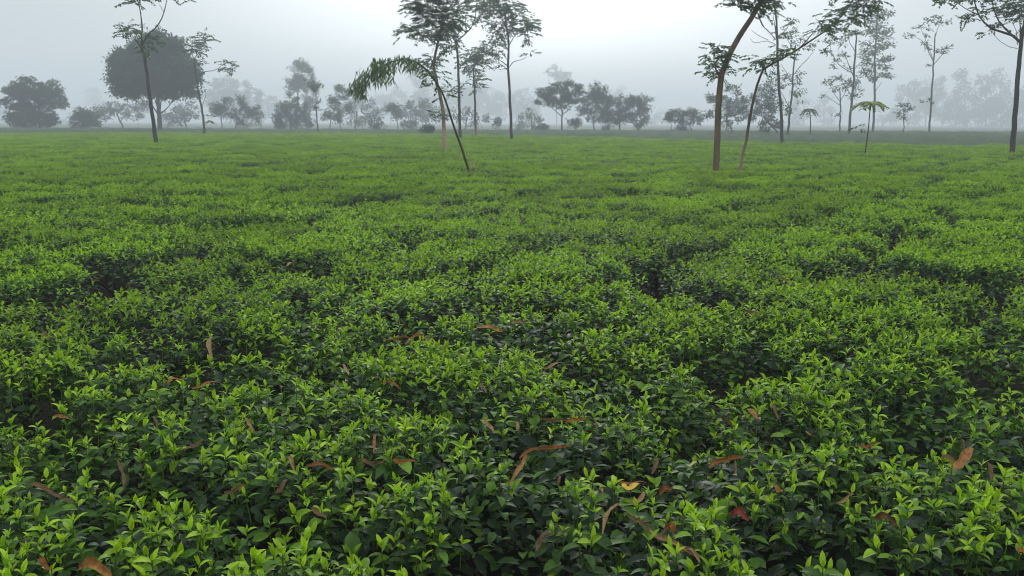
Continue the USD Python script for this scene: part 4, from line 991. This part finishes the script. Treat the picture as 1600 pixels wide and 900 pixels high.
# trees behind the tea, each with its own crown; (cx, cy, rx, ry) volumes
B1 = 'trees along the far edge of the tea'
clump_tree('dome_tree', 'large dense dark dome-crowned tree at left', 'tree', 98, [(250, 203), (249, 185), (248, 165), (246, 150)],
    [(240, 110, 58, 42), (244, 82, 38, 24), (210, 118, 36, 28), (276, 112, 34, 30), (306, 136, 12, 16), (266, 92, 24, 18), (192, 106, 18, 23), (180, 122, 12, 18), (186, 94, 11, 12), (216, 76, 15, 12), (272, 72, 15, 13), (298, 108, 13, 15), (250, 66, 26, 14), (200, 143, 20, 9), (270, 143, 26, 9)], 201, leaf_px=4.0, dens=1.35, tw=(7, 5),
    branches=[([(250, 178), (262, 168), (274, 150)], 2.2), ([(249, 182), (238, 165), (228, 148)], 2.4), ([(250, 172), (252, 155), (256, 140)], 2.4), ([(249, 176), (242, 155), (240, 135)], 2)], hollow=0.55)
clump_tree('spreading_tree', 'dark layered tree at the far left with wide flat top', 'tree', 118, [(62, 199), (62, 180), (60, 160), (58, 140)],
    [(52, 133, 38, 9), (30, 143, 20, 9), (80, 142, 22, 8), (55, 150, 36, 10), (24, 160, 20, 9), (88, 158, 16, 9), (50, 178, 32, 18), (34, 186, 18, 12), (70, 186, 18, 13)], 202, leaf_px=4, dens=1.3, tw=(4, 3), layer=.8)
clump_tree('round_bush_tree', 'low dark round tree between the flat-topped and dome trees', 'tree', 122, [(128, 199), (128, 190), (128, 180)], [(130, 184, 17, 14), (122, 190, 11, 9), (140, 186, 12, 13)], 203, dens=1.2)
clump_tree('round_bush_tree', 'paler spreading low tree just left of the dome tree trunk', 'tree', 150, [(193, 201), (188, 190), (182, 178)], [(168, 172, 14, 10), (185, 168, 18, 11), (205, 172, 20, 12), (222, 166, 14, 10), (160, 184, 12, 9)], 204, dens=.8, branches=[([(188, 190), (196, 180), (205, 172)], 1.4)])
clump_tree('round_bush_tree', 'pale grey tree partly hidden under the right side of the dome tree', 'tree', 175, [(292, 202), (289, 190), (286, 178)], [(276, 180, 20, 16), (296, 174, 16, 18), (262, 186, 12, 10)], 205, dens=.8)
clump_tree('young_tree', 'small tree with few tufts right of the slim tree by the dome tree', 'tree', 128, [(347, 203), (346, 190), (345, 172)], [(343, 165, 10, 6), (356, 158, 8, 7), (340, 172, 7, 5), (350, 172, 8, 6)], 206, tw=(1.8, 1.2))
clump_tree('young_tree', 'bushy small tree with clumped crown left of the tall pale pair', 'tree', 130, [(368, 204), (369, 192), (372, 178)], [(376, 160, 8, 9), (368, 176, 10, 7), (384, 174, 10, 8), (398, 170, 12, 8), (376, 188, 8, 6), (400, 184, 9, 9)], 207, tw=(2, 1.4))
clump_tree('tall_tree', 'tall pale tree fading in mist, left of the pair behind the tufted tree', 'tree', 190, [(462, 204), (464, 170), (466, 140)], [(470, 112, 16, 15), (460, 130, 12, 12), (478, 125, 14, 15), (470, 100, 11, 8), (455, 138, 8, 10)], 208, dens=1.0, tw=(2.5, 2))
clump_tree('tall_tree', 'narrow pale tree fading in mist, just right of the taller one', 'tree', 200, [(484, 204), (484, 170), (484, 150)], [(484, 142, 11, 22), (484, 170, 9, 22)], 209, dens=.9)
clump_tree('dense_tree', 'dense bushy tree reaching the ground below the tall pale pair', 'tree', 128, [(455, 205), (455, 190), (455, 178)], [(456, 160, 11, 10), (442, 166, 9, 9), (468, 168, 12, 11), (452, 184, 20, 14), (470, 188, 15, 13), (432, 188, 8, 9), (437, 198, 5, 6)], 210, dens=1.1)
clump_tree('young_tree', 'small slim tree with leaning tufts left of the hanging leaves', 'tree', 122, [(516, 205), (516, 190), (518, 175)], [(522, 162, 10, 7), (514, 182, 7, 7), (532, 156, 9, 5), (530, 137, 5, 3), (540, 145, 5, 4)], 211, tw=(1.6, 1), branches=[([(518, 180), (528, 160), (532, 140)], 1)])
clump_tree('young_tree', 'small slim tree directly under the tip of the hanging leaves', 'tree', 126, [(532, 206), (531, 192), (529, 182)], [(530, 180, 8, 8), (524, 172, 8, 6), (538, 170, 8, 6)], 212, tw=(1.6, 1))
clump_tree('round_bush_tree', 'pale rounded tree with twin stems below the bent sapling', 'tree', 160, [(555, 206), (556, 190), (558, 175)], [(552, 165, 14, 12), (568, 160, 16, 12), (580, 172, 14, 12), (556, 185, 12, 10), (575, 188, 10, 8)], 213, dens=.8, branches=[([(567, 206), (566, 192), (572, 178)], 1.4)])
clump_tree('small_shrub', 'little dark shrub of two round tufts under the bent sapling', 'shrub', 118, [(588, 206), (587, 200), (586, 195)], [(584, 191, 4, 6), (592, 193, 5, 6)], 214, tw=(1.2, 1))
clump_tree('young_tree', 'thin tree with small flat crown left of the pale trunk', 'tree', 135, [(622, 207), (621, 190), (618, 175)], [(616, 166, 9, 5), (608, 170, 5, 3), (622, 176, 7, 5), (632, 194, 7, 6), (647, 197, 4, 6)], 215, tw=(1.3, 1))
clump_tree('round_bush_tree', 'pale soft-crowned tree behind the pale trunk', 'tree', 175, [(640, 207), (641, 195), (642, 182)], [(636, 172, 14, 10), (652, 164, 16, 12), (668, 170, 16, 12), (655, 184, 20, 11), (682, 180, 10, 10), (700, 176, 12, 12)], 216, dens=.8)
clump_tree('round_bush_tree', 'pale low tree behind the short tree of the central cluster', 'tree', 165, [(728, 208), (728, 195), (730, 184)], [(734, 178, 14, 9), (752, 182, 12, 8), (740, 190, 10, 6), (722, 184, 8, 8)], 217, dens=.7, branches=[([(754, 208), (753, 198), (748, 188)], 1.1)])
clump_tree('young_sapling', 'tiny dark sapling in the gap left of the tall straight tree', 'sapling', 118, [(780, 208), (780, 200), (779, 196)], [(779, 191, 5, 6)], 218, tw=(1, .8))
clump_tree('round_bush_tree', 'pale feathery bush tree right of the tall straight tree', 'tree', 140, [(832, 209), (831, 198), (830, 190)], [(829, 176, 10, 8), (820, 188, 11, 10), (838, 186, 9, 10), (815, 198, 7, 6), (842, 198, 8, 5)], 219, dens=.7)
clump_tree('young_sapling', 'tiny dark two-armed sapling just left of the umbrella tree trunk', 'sapling', 116, [(848, 208), (848, 203), (847, 200)], [(845, 198, 4, 4), (851, 200, 4, 4)], 220, tw=(1, .8))
clump_tree('umbrella_tree', 'flat-topped tree with single clear trunk right of centre', 'tree', 112, [(878, 210), (878, 196), (878, 182), (879, 172)],
    [(876, 134, 20, 8), (858, 144, 18, 8), (896, 140, 20, 8), (876, 148, 30, 9), (852, 158, 14, 6), (898, 154, 16, 8), (876, 160, 22, 8)], 221, tw=(2.8, 2), layer=.8, dens=1.1,
    branches=[([(878, 182), (864, 170), (850, 158)], 1.4), ([(878, 180), (892, 168), (902, 154)], 1.4), ([(878, 176), (876, 160), (874, 145)], 1.4)])
clump_tree('young_sapling', 'small sapling with split tuft right of the flat-topped tree trunk', 'sapling', 114, [(898, 209), (898, 202), (898, 196)], [(895, 190, 5, 4), (902, 190, 5, 4)], 222, tw=(1.2, .9))
clump_tree('dark_tree', 'tallest dark tree of the clump right of the flat-topped tree', 'tree', 118, [(928, 209), (928, 190), (930, 170)], [(930, 136, 10, 7), (926, 150, 18, 9), (944, 146, 14, 9), (935, 162, 20, 10), (915, 176, 11, 9), (930, 180, 14, 8)], 223, tw=(2, 1.6), dens=1.1)
clump_tree('dark_tree', 'middle dark tree of the clump right of the flat-topped tree', 'tree', 122, [(968, 209), (968, 196), (967, 180)], [(960, 166, 16, 12), (975, 158, 16, 9), (962, 182, 18, 11), (945, 180, 12, 11)], 224, tw=(2.4, 1.8), dens=1.15)
clump_tree('dark_tree', 'leaning dark tree at the right end of the clump', 'tree', 120, [(1003, 209), (996, 200), (985, 188), (982, 178)], [(994, 156, 14, 7), (1008, 158, 12, 5), (992, 170, 16, 11), (1006, 176, 9, 9), (985, 186, 12, 7), (1002, 192, 10, 6)], 225, tw=(2, 1.4), dens=1.1)
clump_tree('young_sapling', 'very small dark sapling below the clump of dark trees', 'sapling', 115, [(949, 209), (949, 205), (949, 203)], [(949, 202, 3, 5)], 226, tw=(.8, .7))
clump_tree('young_sapling', 'thin pole with two tiny tufts left of the star-shaped tree', 'sapling', 105, [(1049, 210), (1049, 195), (1048, 180)], [(1047, 180, 2.5, 4), (1045, 184, 1.8, 1.5), (1049, 208, 1.6, 1.6)], 227, tw=(.9, .7), leaf_px=2.5)
clump_tree('star_tree', 'small tree with star-like spiky crown and leaning stem', 'tree', 110, [(1084, 210), (1080, 201), (1075, 193), (1073, 184)],
    [(1074, 174, 6, 9), (1060, 178, 8, 5), (1054, 174, 4, 3), (1086, 176, 7, 5), (1092, 186, 6, 5), (1072, 186, 12, 7), (1062, 190, 7, 5), (1066, 199, 4, 4)], 228, tw=(1.8, 1.2))
clump_tree('spreading_tree', 'leaning spread-out tree behind the thickest trunk', 'tree', 92, [(1146, 209), (1142, 200), (1136, 188), (1134, 178)],
    [(1110, 156, 6, 4), (1112, 176, 8, 5), (1132, 160, 11, 9), (1150, 165, 14, 10), (1148, 140, 12, 5), (1164, 158, 10, 10), (1133, 178, 10, 9), (1158, 180, 11, 8), (1133, 192, 7, 5)], 229, tw=(2, 1.4))
clump_tree('spreading_tree', 'leaning spread-out tree right of the pale-footed slim tree', 'tree', 88, [(1218, 212), (1210, 201), (1202, 193), (1194, 182)],
    [(1193, 135, 9, 6), (1185, 150, 10, 8), (1204, 148, 10, 9), (1190, 166, 12, 9), (1210, 164, 9, 9), (1180, 180, 10, 8), (1204, 180, 10, 8), (1196, 192, 8, 5), (1214, 192, 6, 4), (1196, 204, 5, 2)], 230, tw=(2.6, 1.6))
clump_tree('dark_stump_shrub', 'dark clipped block-like shrub at the field edge left of the pale trunk', 'shrub', 78, [(668, 213), (668, 209), (668, 206)], [(668, 206, 5, 7), (664, 207, 4, 5), (671, 203, 2.5, 6)], 231, tw=(2, 2), leaf_px=3, dens=1.6)

# pale trees fading far back in the mist
B2 = 'faint trees far back in the mist'
FAR = [
 (330, (10, 196), [(6, 178, 16, 14), (-8, 165, 14, 18)], 'faint pale tree cut by the left edge behind the flat-topped tree'),
 (420, (145, 196), [(144, 145, 10, 9), (145, 158, 12, 10)], 'very faint tall tree between the flat-topped and dome trees'),
 (300, (116, 196), [(116, 185, 12, 10), (104, 190, 10, 7)], 'faint low bush behind the low dark round tree'),
 (230, (360, 200), [(352, 135, 20, 16), (375, 140, 20, 14), (340, 158, 18, 20), (366, 165, 30, 22), (395, 150, 14, 14)], 'broad pale rounded tree mass right of the dome tree'),
 (300, (412, 200), [(412, 168, 14, 16), (425, 160, 10, 10)], 'faint tree between the broad pale mass and tall pale pair'),
 (330, (610, 203), [(600, 166, 26, 18), (620, 158, 20, 16)], 'faint wide tree in the mist behind the hanging leaves'),
 (300, (660, 203), [(655, 118, 13, 14), (662, 138, 16, 16), (660, 165, 20, 22)], 'faint tall tree in the mist right of the hanging leaves'),
 (340, (715, 203), [(712, 160, 26, 22), (735, 150, 20, 18)], 'faint broad tree behind the central cluster'),
 (320, (762, 204), [(760, 158, 22, 20), (780, 165, 18, 18)], 'faint rounded tree right of the central cluster'),
 (300, (815, 204), [(812, 152, 16, 14), (822, 168, 20, 18)], 'faint rounded tree just left of the flat-topped tree'),
 (270, (870, 205), [(866, 112, 10, 9), (878, 116, 9, 8), (871, 128, 12, 10)], 'very faint tall crown showing above the flat-topped tree'),
 (330, (965, 205), [(962, 148, 12, 9), (974, 158, 14, 12)], 'faint crown peeping above the dark clump right of centre'),
 (330, (1022, 206), [(1022, 182, 12, 10), (1014, 192, 10, 8)], 'faint low tree right of the dark clump'),
 (280, (1255, 206), [(1250, 165, 12, 20), (1246, 185, 12, 14)], 'faint tree behind the ragged tree of the right cluster'),
 (300, (1287, 206), [(1287, 158, 6, 9), (1287, 170, 10, 8), (1290, 186, 8, 8)], 'faint pointed tree between the two right clusters'),
 (260, (1418, 206), [(1418, 135, 13, 12), (1416, 155, 14, 16), (1422, 180, 16, 16)], 'faint square-topped tree left of the lone thin-crowned tree'),
 (250, (1446, 206), [(1442, 138, 12, 12), (1440, 160, 16, 18), (1468, 135, 10, 16), (1465, 165, 18, 22)], 'faint twin-topped tree behind the lone thin-crowned tree'),
 (235, (1507, 206), [(1507, 120, 13, 13), (1506, 145, 16, 14), (1498, 175, 24, 20)], 'pale tree with round high crown right of the lone tree'),
 (225, (1540, 206), [(1536, 125, 10, 12), (1538, 150, 20, 18), (1545, 180, 30, 18), (1560, 165, 16, 14)], 'pale broad tree in the middle of the right-hand mass'),
 (240, (1564, 206), [(1563, 115, 8, 12), (1566, 135, 10, 12), (1575, 160, 14, 18)], 'pale narrow high tree left of the right-edge trunk'),
 (230, (1598, 206), [(1596, 150, 14, 16), (1600, 175, 16, 18), (1586, 185, 12, 10)], 'pale tree cut by the right edge behind the dark trunk'),
 (260, (1380, 207), [(1385, 188, 16, 9), (1400, 178, 12, 10)], 'faint low trees behind the foot of the leafy column'),
]
for q, (dd, base, crowns, label) in enumerate(FAR):
    clump_tree('misty_tree', label, 'tree', dd * 2.0, [base, (base[0], base[1] - 12), (base[0] + 1, crowns[0][1] + 4)], crowns, 400 + q, leaf_px=3.0, dens=0.95, tw=(2.4, 1.4), group=B2)

# ------------------------------------------------------------------ the mist
HAZE = 0.0026
HAZE_MAT = usdkit.material(stage, '/World/Looks/mist', {'v': ('principled_volume', {'color': (0.765, 0.835, 0.88), 'density': HAZE, 'anisotropy': 0.25})}, volume='v.volume')
b = trimesh.creation.box([3400, 2200, 58])
b.apply_translation([0, 650, 27.9])
hz = put('/World', 'haze', (np.array(b.vertices), np.array(b.faces)), HAZE_MAT, smooth=False)
tag(hz, 'pale morning mist filling the air over the field', 'mist', kind='stuff')
